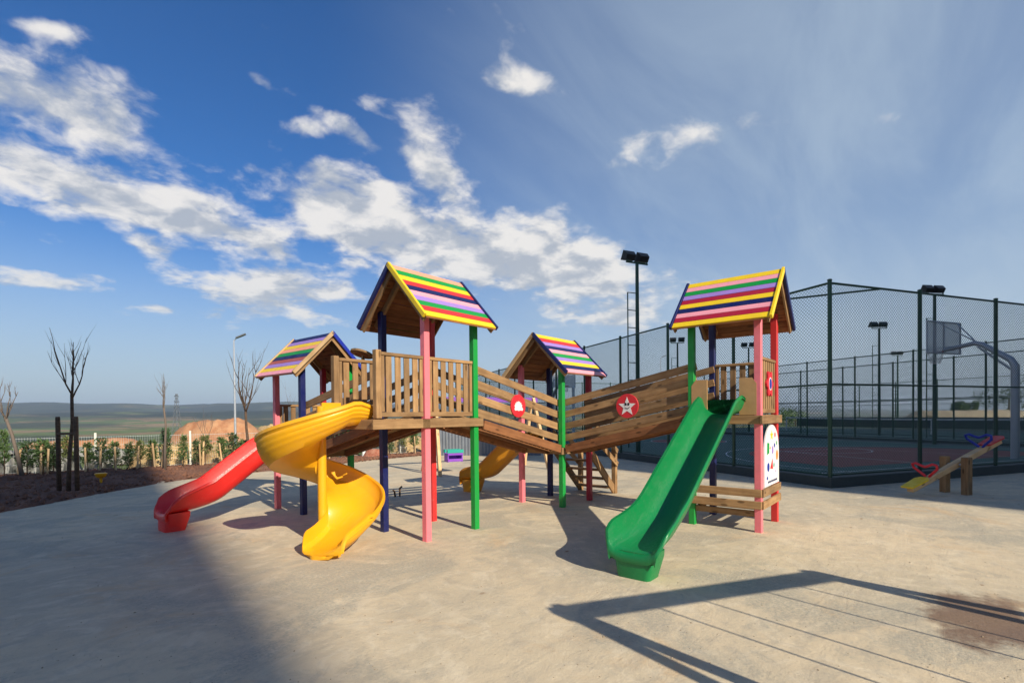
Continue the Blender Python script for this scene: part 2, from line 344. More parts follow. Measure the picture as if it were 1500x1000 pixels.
# ---- concrete yard
EDGE_PX = [(-420, 840), (-150, 785), (0, 752), (60, 741), (120, 729), (175, 719), (230, 709), (280, 702), (330, 696), (400, 690), (480, 682), (560, 673), (600, 669), (640, 666)]
EDGE = [gpt(x, y) for x, y in EDGE_PX]
def build_yard():
    mt, nt, b = new_mat('concrete_slab'); v = OC(nt)
    def ns(sc, det=6., ro=.6, dist=0., vec=None): return N(nt, 'ShaderNodeTexNoise', inp={'Vector': vec or v, 'Scale': sc, 'Detail': det, 'Roughness': ro, 'Distortion': dist}).outputs[0]
    tro = N(nt, 'ShaderNodeMapping', inp={'Vector': v, 'Rotation': (0, 0, R(-52)), 'Scale': (.55, 2.4, 1)}).outputs[0]
    c = MIXC(nt, RAMP(nt, ns(.35, 6., .6, .6), .36, .64), (.66, .535, .355), (.55, .465, .325))
    c = MIXC(nt, RAMP(nt, ns(.9, 9., .66, 1.0, tro), .46, .72, 0, .40), c, (.40, .345, .255))
    c = MIXC(nt, RAMP(nt, ns(1.6, 9., .66, 2.6), .48, .66, 0, .55), c, (.74, .63, .45))
    c = MIXC(nt, RAMP(nt, ns(.7, 8., .7, .8), .54, .70, 0, .5), c, (.60, .38, .185))
    grit = ns(34, 6., .78)
    patch = RAMP(nt, ns(.62, 9., .66, .9, N(nt, 'ShaderNodeVectorMath', operation='ADD', inp={0: v, 1: (13., 5., 0)}).outputs[0]), .50, .60)
    c = MIXC(nt, MATH(nt, 'MULTIPLY', patch, RAMP(nt, grit, .40, .60, .25, .80)), c, (.36, .335, .265))
    c = MIXC(nt, RAMP(nt, ns(5, 9., .75, .5), .44, .70, 0, .55), c, (.40, .35, .27))
    c = MIXC(nt, RAMP(nt, ns(70, 5., .8), .56, .74, 0, .5), c, (.29, .24, .175))
    c = MIXC(nt, RAMP(nt, ns(150, 3., .8), .58, .72, 0, .35), c, (.78, .68, .53))
    # small rusty scuffs and dark specks
    sv = N(nt, 'ShaderNodeTexVoronoi', inp={'Vector': N(nt, 'ShaderNodeMapping', inp={'Vector': v, 'Scale': (2.2, 4.5, 1)}).outputs[0], 'Scale': 1.0}).outputs['Distance']
    c = MIXC(nt, MATH(nt, 'MULTIPLY', RAMP(nt, sv, .03, .12, 1, 0), RAMP(nt, ns(1.7, 3.), .55, .6)), c, (.24, .12, .055))
    # damp red-earth puddle mark
    w0 = gpt(1440, 905); mp = N(nt, 'ShaderNodeVectorMath', operation='SUBTRACT', inp={0: v, 1: tuple(w0)}).outputs[0]
    mp = N(nt, 'ShaderNodeMapping', inp={'Vector': mp, 'Rotation': (0, 0, R(60)), 'Scale': (1 / .75, 1 / .42, 0)}).outputs[0]
    ln = N(nt, 'ShaderNodeVectorMath', operation='LENGTH', inp={0: mp}).outputs['Value']
    pd = RAMP(nt, MATH(nt, 'ADD', ln, MATH(nt, 'MULTIPLY_ADD', ns(2.6, 9., .68), 1.9, -.95)), .55, 1.05, 1, 0)
    c = MIXC(nt, MATH(nt, 'MULTIPLY', pd, .85), c, (.175, .10, .062))
    col(nt, b, c)
    nt.links.new(MATH(nt, 'SUBTRACT', RAMP(nt, ns(2.0), .3, .7, .72, .95), MATH(nt, 'MULTIPLY', pd, .2)), b.inputs['Roughness']); b.inputs['Specular IOR Level'].default_value = .25
    h = MATH(nt, 'ADD', MATH(nt, 'MULTIPLY', ns(45, 6., .7), .35), MATH(nt, 'ADD', MATH(nt, 'MULTIPLY', ns(1.4, 6., .6, 1.5, tro), .5), MATH(nt, 'MULTIPLY', ns(9, 5.), .4)))
    bump(nt, b, h, .6, .022)
    # a sheet from behind the viewer to the hedge, the grey hoarding and the court
    outer = [hedge_pt(-40, .3), hedge_pt(0, .3), hedge_pt(13, .3), court(-1, 33), court(40, 33), court(40, -60), cxz(10, -70), cxz(-60, -70), cxz(-60, -20)]
    mb = MB(); mb.quad(*[Vector((p.x, p.y, 0)) for p in outer])
    me = mb.mesh(mt); bm = bmesh.new(); bm.from_mesh(me); bmesh.ops.triangulate(bm, faces=bm.faces); bmesh.ops.recalc_face_normals(bm, faces=bm.faces)
    for f in bm.faces:
        if f.normal.z < 0: f.normal_flip()
    bm.to_mesh(me); bm.free(); struct(link('pavement', me))
build_yard()

def build_grit():
    mb = MB(); rg = random.Random(3)
    for _ in range(900):
        x, y = rg.uniform(-40, 1540), 700 + 330 * rg.random() ** 1.5; w = gpt(x, y); r = rg.uniform(.002, .0065) * (1.8 if rg.random() < .08 else 1); k = len(mb.v)
        for d in ((1, 0, 0), (0, 1, 0), (-1, 0, 0), (0, -1, 0), (0, 0, 1), (0, 0, -1)): mb.v.append((w.x + d[0] * r * rg.uniform(.6, 1.4), w.y + d[1] * r * rg.uniform(.6, 1.4), .002 + d[2] * r * rg.uniform(.4, .9)))
        mb.f += [tuple(k + i for i in f) for f in ((0, 1, 4), (1, 2, 4), (2, 3, 4), (3, 0, 4), (1, 0, 5), (2, 1, 5), (3, 2, 5), (0, 3, 5))]
    o = struct(mb.build('loose_grit', plain('grit', (.40, .31, .21), .9, 0, 3.0, .8)), 'stuff'); o['label'] = 'loose grit and pebbles scattered over the pale concrete'
build_grit()
def build_soil():
    mt, nt, b = new_mat('red_earth'); v = OC(nt)
    n1 = N(nt, 'ShaderNodeTexNoise', inp={'Vector': v, 'Scale': 1.2, 'Detail': 8.0, 'Roughness': .65}).outputs[0]
    n2 = N(nt, 'ShaderNodeTexNoise', inp={'Vector': v, 'Scale': 14., 'Detail': 8.0, 'Roughness': .75}).outputs[0]
    c = MIXC(nt, RAMP(nt, n1, .35, .7), (.17, .075, .045), (.27, .125, .07)); c = MIXC(nt, RAMP(nt, n2, .45, .75, 0, .7), c, (.085, .04, .028))
    c = MIXC(nt, RAMP(nt, n2, .3, .2, 0, .6), c, (.4, .24, .15))
    col(nt, b, c); b.inputs['Roughness'].default_value = .97; bump(nt, b, n2, .9, .03)
    mb = MB(); NS, NC = 220, 60; E = EDGE
    lens = [0]
    for a, c_ in zip(E, E[1:]): lens.append(lens[-1] + (c_ - a).length)
    def ept(t):
        s = t * lens[-1]
        for i in range(len(E) - 1):
            if s <= lens[i + 1] or i == len(E) - 2: return E[i].lerp(E[i + 1], (s - lens[i]) / (lens[i + 1] - lens[i]))
    for i in range(NS + 1):
        t = i / NS; a = ept(t)
        rel = a - Vector((CAM.x, CAM.y, 0)); q = Vector((rel.dot(right0), rel.dot(fwd0), 0)); al = (q - Vector((-14, 14.2, 0))).dot(HD)
        far = hedge_pt(al, .75)
        for j in range(NC + 1):
            s = j / NC; w = a.lerp(far, s)
            dd = (w - a).length; k = min(1, dd / .35)
            z = -.03 + k * (.075 + .05 * fbm(w.x, w.y, 1.3, 3) + .05 * max(-.6, fbm(w.x + 9, w.y, 6.5, 3)) + .03 * fbm(w.x, w.y + 3, 17, 2)) + .012 * fbm(w.x, w.y, 8, 2)
            mb.v.append((w.x + .05 * fbm(w.x, w.y, 3, 2), w.y, z))
    for i in range(NS):
        for j in range(NC): k = i * (NC + 1) + j; mb.f.append((k, k + 1, k + NC + 2, k + NC + 1))
    o = struct(mb.build('planting_bed', mt, smooth=True, fix=True))
    if o.data.polygons[0].normal.z < 0: o.data.flip_normals()
    # clods, real lumps of earth
    cl = MB()
    for _ in range(2600):
        t = random.random(); a = ept(t); rel = a - Vector((CAM.x, CAM.y, 0)); q = Vector((rel.dot(right0), rel.dot(fwd0), 0)); far = hedge_pt((q - Vector((-14, 14.2, 0))).dot(HD), .6)
        w = a.lerp(far, random.random() ** 1.2 * .98 + .015); r = random.uniform(.012, .05) * random.choice((.6, 1, 1.2))
        k = len(cl.v); c = Vector((w.x, w.y, .05))
        for d in ((1, 0, 0), (0, 1, 0), (-1, 0, 0), (0, -1, 0), (0, 0, 1), (0, 0, -1)): cl.v.append(tuple(c + Vector(d) * r * random.uniform(.6, 1.3) + Vector([random.uniform(-.3, .3) * r for _ in range(3)])))
        cl.f += [tuple(k + i for i in f) for f in ((0, 1, 4), (1, 2, 4), (2, 3, 4), (3, 0, 4), (1, 0, 5), (2, 1, 5), (3, 2, 5), (0, 3, 5))]
    struct(cl.build('soil_clods', mt), 'stuff'); bpy.data.objects['soil_clods']['label'] = 'loose reddish brown clods of earth on the planting bed'
build_soil()

# ---- sports court: coloured floor, lines, kerb
def flat_poly(name, pts, z, mt, parent=None):
    mb = MB(); mb.quad(*[(p[0], p[1], z) for p in pts]); o = mb.build(name, mt, parent)
    if o.data.polygons[0].normal.z < 0: o.data.flip_normals()
    return o
CT = plain('court_teal', (.022, .105, .078), .75, 0, 1.2, .35); CRD = plain('court_red', (.30, .045, .032), .75, 0, 1.2, .3); LINE = plain('line_white', (.72, .72, .70), .7); KERB = plain('kerb_dark', (.035, .05, .05), .7)
CG = plain('court_apron', (.036, .066, .055), .8, 0, 1.5, .3)
def build_court():
    root = struct(bpy.data.objects.new('court_floor', None)); COL.objects.link(root); root.location = K; root.rotation_euler = (0, 0, R(-30))
    z = .10
    flat_poly('floor_sheet', [(.13, .13), (40, .13), (40, 33), (.13, 33)], z, CG, root)
    flat_poly('floor_sheet', [(1.0, 1.0), (15.5, 1.0), (15.5, 28), (1.0, 28)], z + .004, CT, root)
    flat_poly('floor_sheet', [(19, 1), (33, 1), (33, 28), (19, 28)], z + .004, CT, root)
    def arc(cx, cy, r, a0, a1, n=40): return [(cx + r * math.cos(R(a0 + (a1 - a0) * i / n)), cy + r * math.sin(R(a0 + (a1 - a0) * i / n))) for i in range(n + 1)]
    cx = 8.2
    z2 = z + .008
    flat_poly('red_zone', [(cx + 5.2, 2.0)] + arc(cx, 3.0, 5.2, 0, 180) + [(cx - 5.2, 2.0)], z2, CRD, root)
    flat_poly('red_zone', [(cx - 6.2, 27.9)] + arc(cx, 26.4, 6.2, 180, 360) + [(cx + 6.2, 27.9)], z2, CRD, root)
    flat_poly('red_zone', arc(cx, 14.5, 1.9, 0, 360)[:-1], z2, CRD, root)
    lm = MB(); z3 = z + .012
    def line(pts, w=.05):
        for a, b in zip(pts, pts[1:]):
            a, b = Vector((*a, z3)), Vector((*b, z3)); d = (b - a).normalized(); n_ = Vector((-d.y, d.x, 0)) * w / 2
            lm.quad(a - n_, b - n_, b + n_, a + n_)
    line([(1.2, 1.2), (15.3, 1.2), (15.3, 27.8), (1.2, 27.8), (1.2, 1.2)]); line([(1.2, 14.5), (15.3, 14.5)])
    line(arc(cx, 2.6, 6.25, -14, 194)); line(arc(cx, 26.4, 6.25, 166, 374)); line(arc(cx, 14.5, 1.9, 0, 360)); line(arc(cx, 6.9, 1.8, 0, 360))
    line([(cx - 2.4, 1.2), (cx - 1.8, 6.9), (cx + 1.8, 6.9), (cx + 2.4, 1.2)]); line([(cx - 2.4, 27.8), (cx - 1.8, 22), (cx + 1.8, 22), (cx + 2.4, 27.8)])
    line([(19.5, 2.5), (32, 2.5), (32, 26), (19.5, 26), (19.5, 2.5)]); line([(21, 2.5), (21, 26)]); line([(30.5, 2.5), (30.5, 26)]); line([(21, 8), (30.5, 8)]); line([(21, 20.5), (30.5, 20.5)])
    lm.build('court_lines', LINE, root)
    for (a, b, L, ax) in ((0, 0, 17, 'x'), (0, .0, 33, 'y'), (17, 0, 33, 'y')):
        mb = MB()
        if ax == 'x': mb.box((L / 2, 0, .085), L + .24, .24, .25)
        else: mb.box((a, L / 2 + .12, .085), .236, L, .246)
        mb.build('kerb', KERB, root)
build_court()

# ---- chain-link fences
FH = 4.37
def chain_link(L, z0, z1, sp, w):
    mb = MB(); H = z1 - z0
    for sgn in (1, -1):
        c = -H if sgn == 1 else 0.0
        end = L if sgn == 1 else L + H
        while c < end:
            c += sp
            # x = c + sgn*s, z = s
            if sgn == 1: s0, s1 = max(0, -c), min(H, L - c)
            else: s0, s1 = max(0, c - L), min(H, c)
            if s1 - s0 < .01: continue
            a = Vector((c + sgn * s0, sgn * w * .45, z0 + s0)); b = Vector((c + sgn * s1, sgn * w * .45, z0 + s1))
            n_ = Vector((-sgn, 0, 1)).normalized() * w * .55; y = Vector((0, w * .55, 0)); k = len(mb.v)
            for p in (a, b): mb.v += [tuple(p + y), tuple(p - y * .5 + n_ * .87), tuple(p - y * .5 - n_ * .87)]
            mb.f += [(k, k + 1, k + 4, k + 3), (k + 1, k + 2, k + 5, k + 4), (k + 2, k, k + 3, k + 5)]
    return mb
def fence(label, a0, a1, sp_post, H, mesh_sp, mesh_w, base=.2, first=True, last=True, mid=True):
    d = a1 - a0; L = d.length; root = thing('chain_link_fence', label, 'fence', a0, math.atan2(d.y, d.x), 'tall green chain-link court fences')
    n = max(1, round(L / sp_post)); st = L / n; pr = .042
    for i in range(n + 1):
        if (i == 0 and not first) or (i == n and not last): continue
        mb = MB(); mb.tube([(0, 0, base - .06), (0, 0, H)], pr, 12); mb.tube([(0, 0, H), (0, 0, H + .02), (0, 0, H + .035)], [pr * 1.15, pr * 1.15, pr * .5], 12)
        o = mb.build('post', F_GRN, root); o.location = (i * st, 0, 0); autosmooth(o)
    for zz, r in ((H - .05, .026), (2.185, .022), (base + .06, .020)):
        if zz == 2.185 and not mid: continue
        mb = MB(); mb.tube([(pr * .6, .0, zz), (L - pr * .6, .0, zz)], r, 8); autosmooth(mb.build('rail', F_GRN, root))
    o = chain_link(L, base + .04, H - .05, mesh_sp, mesh_w).build('chain_link_mesh', F_GRN, root); o.location = (0, -.05, 0); struct(o, 'stuff')
    return root
fence('tall dark green chain-link fence beside the wooden seesaw, with the nearest corner post', court(0, 0), court(17.3, 0), 2.88, FH, .078, .0072)
fence('tall dark green chain-link fence running away behind the wooden stairs and bridge', court(0, 0), court(0, 32.4), 2.7, FH, .078, .0072, first=False)
fence('chain-link fence along the far side of the ball court, behind the basketball hoop', court(17.2, .1), court(17.2, 32.4), 2.9, 4.6, .11, .0065)
fence('chain-link fence closing the far short end of the ball court', court(0, 32.4), court(17.2, 32.4), 2.9, 4.4, .14, .005, first=False, last=False)
fence('chain-link fence on the near long side of the tennis court', court(20.5, .0), court(20.5, 33), 3.0, 4.4, .14, .005)
fence('chain-link fence on the far long side of the tennis court beyond the net', court(38, .0), court(38, 33), 3.3, 4.2, .2, .006)
mb = MB(); a, b = court(0, 1.9, FH - .06), court(1.55, 0, FH - .06); mb.tube([a, b], .022, 8)
tag(mb.build('corner_brace', F_GRN), 'green tube bracing the top of the fence corner', 'brace')
# low dark wall on the far side of the tennis court
o = struct(link('retaining_wall', box_mesh(40, .3, 1.0, plain('wall_dark', (.06, .065, .075), .85), .01))); o.location = court(39.0, 14, .55); o.rotation_euler = (0, 0, R(60))

# ---- the two apartment blocks behind the viewer; only their long shade reaches the picture
DSH = Vector((math.cos(AZ), math.sin(AZ), 0))
def block(edge, ext_dir, width, depth, H, label, sg=1):
    root = thing('apartment_building', label, 'building', edge, math.atan2(ext_dir.y, ext_dir.x))
    WL = plain('render_wall', (.55, .50, .43), .9, 0, .4, .2); GL = plain('window_glass', (.04, .05, .06), .1)
    mb = MB(); mb.box((width / 2, -sg * depth / 2, H / 2), width, depth, H); mb.build('wall', WL, root)
    mb = MB(); mb.box((width / 2, -sg * depth / 2, H + .2), width - .1, depth - .1, .4); mb.build('roof', WL, root)
    fr = box_mesh(1.5, .12, 1.5, WHITE, .01); gl = box_mesh(1.3, .14, 1.3, GL, .01)
    for fl in range(int(H // 3)):
        for k in range(int(width // 3.2)):
            f = link('window', fr, None, root, Matrix.Translation((1.8 + k * 3.2, sg * .03, 1.6 + fl * 3))); link('pane', gl, None, f)
E1n = Vector((DSH.y, -DSH.x, 0))
pL = gpt(374, 856); pR = gpt(1335, 731)
block(pL - DSH * 62, -E1n, 30, 14, 46.0, 'tall pale apartment block whose long shade falls on the planting bed', -1)
block(pR - DSH * 26, E1n, 40, 12, 34, 'tall pale apartment block whose shade covers the ball court and seesaw')

# ================================================================== THE PLAY STRUCTURE
TA, TB, TC, TD = Vector((0, 0, 0)), Vector((-.06, 2.99, 0)), Vector((3.01, -.05, 0)), Vector((3.04, -3.186, 0))
HP = .445; PS = .088                      # half post spacing, post side
HI, LO = 1.57, 1.04                       # deck heights
def post(root, sx, sy, top, c):
    o = link('post', box_mesh(top + .02, PS, PS, P(c), .006), None, root, frame((0, 0, 1), (0, -1, 0)))
    o.location = (sx * HP, sy * HP, top / 2 - .01); return o
def deck(root, z, x0=-HP, x1=HP, y0=-HP, y1=HP, skirt=('-x', '+x', '-y', '+y'), grp='deck'):
    n = max(3, round((x1 - x0) / .11)); w = (x1 - x0) / n
    for i in range(n):
        x = x0 + (i + .5) * w; e = .0
        inset = PS / 2 + .002 if (i == 0 or i == n - 1) else -.02
        board(root, 'deck_board', (x, y0 + inset, z - .015), (x, y1 - inset, z - .015), w - .008, .03, W_RAIL)
    off = PS / 2 + .017; zb = z - .065; hh = .115
    if '-y' in skirt: board(root, 'skirt_board', (x0 - off - .05, y0 - off, zb), (x1 + off + .05, y0 - off, zb), hh, .032, W_RAIL, (0, -1, 0))
    if '+y' in skirt: board(root, 'skirt_board', (x0 - off - .05, y1 + off, zb), (x1 + off + .05, y1 + off, zb), hh, .032, W_RAIL, (0, 1, 0))
    if '-x' in skirt: board(root, 'skirt_board', (x0 - off, y0 - off + .018, zb), (x0 - off, y1 + off - .018, zb), hh, .032, W_RAIL, (-1, 0, 0))
    if '+x' in skirt: board(root, 'skirt_board', (x1 + off, y0 - off + .018, zb), (x1 + off, y1 + off - .018, zb), hh, .032, W_RAIL, (1, 0, 0))
    for yy in (y0 + .02, y1 - .02): board(root, 'joist', (x0 + .05, yy, z - .075), (x1 - .05, yy, z - .075), .085, .04, W_DARK, (0, 1, 0))
def slat_panel(root, a, b, z, h=.78, n=5, nrm=(0, -1, 0), mt=None):
    """framed panel of upright slats standing between a and b (local x, y)"""
    mt = mt or W_RAIL; a, b = Vector((*a, 0)), Vector((*b, 0)); d = (b - a); L = d.length; u = d / L; nv = Vector(nrm)
    top = board(root, 'guard_panel', a + Vector((0, 0, z + h - .02)), b + Vector((0, 0, z + h - .02)), .058, .040, mt)
    inv = ML[top.name].inverted()
    def kid(name, p, q, w, t):
        o = board(root, name, p, q, w, t, mt, nv); o.parent = top; o.matrix_local = inv @ ML[o.name]; return o
    kid('bottom_rail', a + Vector((0, 0, z + .045)), b + Vector((0, 0, z + .045)), .058, .040)
    for e in (a + u * .026, b - u * .026): kid('stile', e + Vector((0, 0, z + .077)), e + Vector((0, 0, z + h - .042)), .046, .038)
    for i in range(n):
        p = a + u * (.05 + (L - .1) * (i + .5) / n); lean = random.uniform(-.004, .004)
        kid('slat', p + Vector((0, 0, z + .055)) + nv * .003, p + u * lean + Vector((0, 0, z + h - .03)) + nv * .003, min(.10, (L - .1) / n * .62), .020)
    return top
def roof(root, eave, ridge, hw, hl, axis, cols_near, cols_far, trims, gable=True):
    """gable roof; axis 'x' or 'y' is the ridge; near = the -y (or -x) slope. trims: colours (near slope start/end, far slope start/end)"""
    def T(al, cr, z): return Vector((al, cr, z)) if axis == 'x' else Vector((cr, al, z))
    sl = Vector((0, hw, -(ridge - eave))).length; ca = hw / sl; sa = (ridge - eave) / sl
    rp = board(root, 'roof', T(-hl + .04, 0, ridge - .085), T(hl - .04, 0, ridge - .085), .03, .09, W_DARK)       # ridge beam
    inv = ML[rp.name].inverted()
    def kid(name, p, q, w, t, mt, nv):
        o = board(root, name, p, q, w, t, mt, nv); o.parent = rp; o.matrix_local = inv @ ML[o.name]; return o
    for s, cols in ((-1, cols_near), (1, cols_far)):
        nv = T(0, s * sa, ca); n = len(cols); w = sl / n
        for i, c in enumerate(cols):
            k = (i + .5) * w; cr = s * k * ca; z = ridge - k * sa
            j = random.uniform(-.002, .002)
            kid('roof_plank', T(-hl + .022, cr, z - .010 + j), T(hl - .022, cr, z - .010 + j), w - .0035, .020, P(c), nv)
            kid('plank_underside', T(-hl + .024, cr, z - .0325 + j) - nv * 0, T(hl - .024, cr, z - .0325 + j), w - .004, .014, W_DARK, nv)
        # verge trims, standing proud of the planks
        for e, c in ((-1, trims[0 if s < 0 else 2]), (1, trims[1 if s < 0 else 3])):
            mt = W_RAW if c == 'wood' else P(c); al = e * (hl + .0)
            kid('verge_trim', T(al, s * .002, ridge + .012) - nv * .02, T(al, s * (hw + .012), eave + .012 - .012 * sa) - nv * .02, .036, .062, mt, nv)
        for e in (-1, 1):                                                   # rafters
            al = e * (HP - .01); kid('rafter', T(al, s * .02, ridge - .115), T(al, s * (hw - .10), eave + .10 * sa / ca - .085), .045, .085, W_RAIL, nv)
            al = e * (hl - .045); kid('barge_board', T(al, s * .015, ridge - .10), T(al, s * (hw - .05), eave - .10 + .05 * sa / ca), .028, .07, W_RAIL, nv)
    return rp
def wedge_disc(root, c, nrm, r, mt, th=.018, shapes=()):
    """a round board facing nrm at c; shapes: (points, material, lift) drawn in its own plane"""
    nv = Vector(nrm).normalized(); x = Vector((0, 0, 1)).cross(nv).normalized(); y = nv.cross(x)
    M_ = Matrix((x, y, nv)).transposed().to_4x4(); M_.translation = Vector(c)
    mb = MB(); n = 40
    ring = lambda rr, z: [(rr * math.cos(2 * math.pi * i / n), rr * math.sin(2 * math.pi * i / n), z) for i in range(n)]
    mb.loft([ring(r, 0), ring(r, th - .003), ring(r - .003, th)]); o = mb.build('picture_disc', mt, root); o.matrix_local = M_
    for nm, pts, sm, lift in shapes:
        k = MB(); z0, z1 = th + lift - .002, th + lift + .003
        k.loft([[(px, py, z0) for px, py in pts], [(px, py, z1) for px, py in pts]]); kk = k.build(nm, sm, o, fix=True)
    return o

def tower(name, label, loc, z, eave, ridge, colors, **kw):
    root = thing(name, label, 'play tower', loc, 0, 'towers of the wooden playground')
    for (sx, sy), c in colors.items(): post(root, sx, sy, ridge - (ridge - eave) / .7 * HP - .06, c)
    deck(root, z); return root
HW, HL = .70, .66
# -- big tower with the yellow spiral
A = tower('play_tower', 'tall tower with yellow-edged striped roof and balcony leading to the yellow spiral slide', TA, HI, 2.825, 3.575, {(-1, -1): 'pink', (1, -1): 'green', (-1, 1): 'navy', (1, 1): 'red'})
cA = ['salmon', 'green', 'yellow', 'red', 'navy', 'rose', 'lilac', 'green', 'red', 'yellow']
roof(A, 2.825, 3.575, HW, HL, 'x', cA, ['yellow', 'red', 'navy', 'green', 'rose', 'lilac', 'yellow', 'navy', 'red', 'green'], ('yellow', 'navy', 'navy', 'navy'))
slat_panel(A, (-HP + .05, -HP), (HP - .05, -HP), HI + .005, .78, 5)
PE = -1.18
deck(A, HI, PE, -HP - .10, -HP, HP, skirt=('-y', '+y', '-x'))
for s in (-1, 1):
    slat_panel(A, (PE + .05, s * HP), (-HP - .05, s * HP), HI + .005, .78, 4, (0, s, 0))
    o = link('stub_post', box_mesh(.80, .075, .075, W_RAIL, .005), None, A, frame((0, 0, 1), (0, -1, 0))); o.location = (PE + .005, s * HP, HI + .405)
# -- left small tower
B = tower('play_tower', 'small tower with blue-edged roof standing over the straight red slide', TB, LO, 2.31, 3.02, {(-1, 1): 'pink', (-1, -1): 'navy', (1, -1): 'green', (1, 1): 'crimson'})
roof(B, 2.31, 3.02, HW, HL, 'y', ['navy', 'lilac', 'yellow', 'salmon', 'green', 'navy', 'brown', 'lilac', 'yellow', 'rose'], ['blue', 'yellow', 'rose', 'green', 'red', 'lilac', 'yellow', 'navy', 'red', 'blue'], ('wood', 'wood', 'blue', 'blue'))
slat_panel(B, (-HP + .05, HP), (HP - .05, HP), LO + .005, .78, 5, (0, 1, 0)); slat_panel(B, (HP, -HP + .05), (HP, HP - .05), LO + .005, .78, 5, (1, 0, 0))
# -- middle small tower
C = tower('play_tower', 'small tower with navy-edged roof where the two wooden bridges meet', TC, LO, 2.31, 3.02, {(-1, -1): 'green', (-1, 1): 'pink', (1, -1): 'crimson', (1, 1): 'navy'})
roof(C, 2.31, 3.02, HW, HL, 'x', ['yellow', 'red', 'lilac', 'navy', 'rose', 'green', 'lilac', 'yellow', 'navy', 'rose'], ['yellow', 'red', 'lilac', 'navy', 'rose', 'green', 'lilac', 'yellow', 'navy', 'red'], ('navy', 'navy', 'wood', 'wood'))
# -- right tall tower
D = tower('play_tower', 'tall tower with flower panel and bench standing over the green slide', TD, HI, 2.825, 3.575, {(-1, -1): 'pink', (-1, 1): 'green', (1, -1): 'red', (1, 1): 'navy'})
roof(D, 2.825, 3.575, HW, HL, 'y', ['yellow', 'rose', 'green', 'lilac', 'crimson', 'yellow', 'navy', 'rose', 'crimson', 'yellow'], ['navy', 'yellow', 'green', 'rose', 'red', 'lilac', 'yellow', 'navy', 'rose', 'green'], ('yellow', 'navy', 'navy', 'navy'))
slat_panel(D, (-HP + .05, -HP), (HP - .05, -HP), HI + .005, .78, 6); slat_panel(D, (HP, -HP + .05), (HP, HP - .05), HI + .005, .78, 5, (1, 0, 0))
def petal(k, n=6, r0=.085, r1=.125):
    return [((r0 + (r1 - r0) * (.5 + .5 * math.cos(n * 2 * math.pi * i / 60))) * math.cos(2 * math.pi * i / 60) * k, (r0 + (r1 - r0) * (.5 + .5 * math.cos(n * 2 * math.pi * i / 60))) * math.sin(2 * math.pi * i / 60) * k) for i in range(60)]
def ell(cx, cy, a, b, n=20, rot=0):
    c, s = math.cos(rot), math.sin(rot)
    return [(cx + a * math.cos(2 * math.pi * i / n) * c - b * math.sin(2 * math.pi * i / n) * s, cy + a * math.cos(2 * math.pi * i / n) * s + b * math.sin(2 * math.pi * i / n) * c) for i in range(n)]
def star(cx, cy, r, k=.42, rot=0, n=5): return [(cx + (r if i % 2 == 0 else r * k) * math.sin(rot + math.pi * i / n), cy + (r if i % 2 == 0 else r * k) * math.cos(rot + math.pi * i / n)) for i in range(2 * n)]
fl = MB(); z0, z1 = 0, .022; pts = petal(1.55)
fl.loft([[(x, y, z0) for x, y in pts], [(x, y, z1) for x, y in pts]]); fo = fl.build('flower_board', DISC_R, D, fix=True)
M_ = Matrix((Vector((1, 0, 0)), Vector((0, 0, 1)), Vector((0, -1, 0)))).transposed().to_4x4(); M_.translation = (.03, -HP - .018, HI + .43); fo.matrix_local = M_
k = MB(); k.loft([[(x, y, .022) for x, y in ell(0, 0, .062, .075)], [(x, y, .027) for x, y in ell(0, 0, .062, .075)]]); k.build('flower_centre', P('blue'), fo, fix=True)
k = MB(); k.loft([[(x, y, .021) for x, y in ell(0, 0, .078, .092)], [(x, y, .0245) for x, y in ell(0, 0, .078, .092)]]); k.build('flower_ring', DISC_W, fo, fix=True)
# entry cheeks beside the green slide
for yy in (-HP + .10, HP - .10):
    k = MB(); pr_ = [(-.11, 0), (.11, 0), (.11, .42), (.05, .50), (-.11, .50)] if yy > 0 else [(-.11, 0), (.11, 0), (.11, .50), (-.05, .50), (-.11, .42)]
    k.loft([[(-.012, px, pz) for px, pz in pr_], [(.012, px, pz) for px, pz in pr_]]); o = k.build('entry_cheek', plain('cheek_tan', (.50, .29, .12), .7, 0, 5., .25), D, fix=True); o.location = (-HP - .055 + .02, yy - (.02 if yy > 0 else -.02), HI + .0)
# bench under the tower: two back boards, a seat of two boards, side boards
for zz in (.525, .365):
    board(D, 'bench_back_board', (-HP - .06, -HP - .05, zz), (-HP - .06, HP + .02, zz), .105, .03, W_RAIL, (-1, 0, 0))
    board(D, 'bench_side_board', (-HP - .04, -HP - .06, zz), (HP + .05, -HP - .06, zz), .105, .03, W_RAIL, (0, -1, 0))
for xx in (-HP + .12, -HP + .27): board(D, 'bench_seat_board', (xx, -HP + .03, .30), (xx, HP - .03, .30), .13, .032, W_RAIL)
board(D, 'bench_front_board', (-HP + .02, -HP + .05, .235), (-HP + .02, HP - .03, .235), .085, .03, W_RAIL, (-1, 0, 0))
board(D, 'bench_bearer', (-HP + .05, -HP + .062, .235), (-HP + .36, -HP + .062, .235), .09, .03, W_RAIL, (0, -1, 0))
board(D, 'bench_bearer', (-HP + .05, HP - .062, .235), (-HP + .36, HP - .062, .235), .09, .03, W_RAIL, (0, 1, 0))
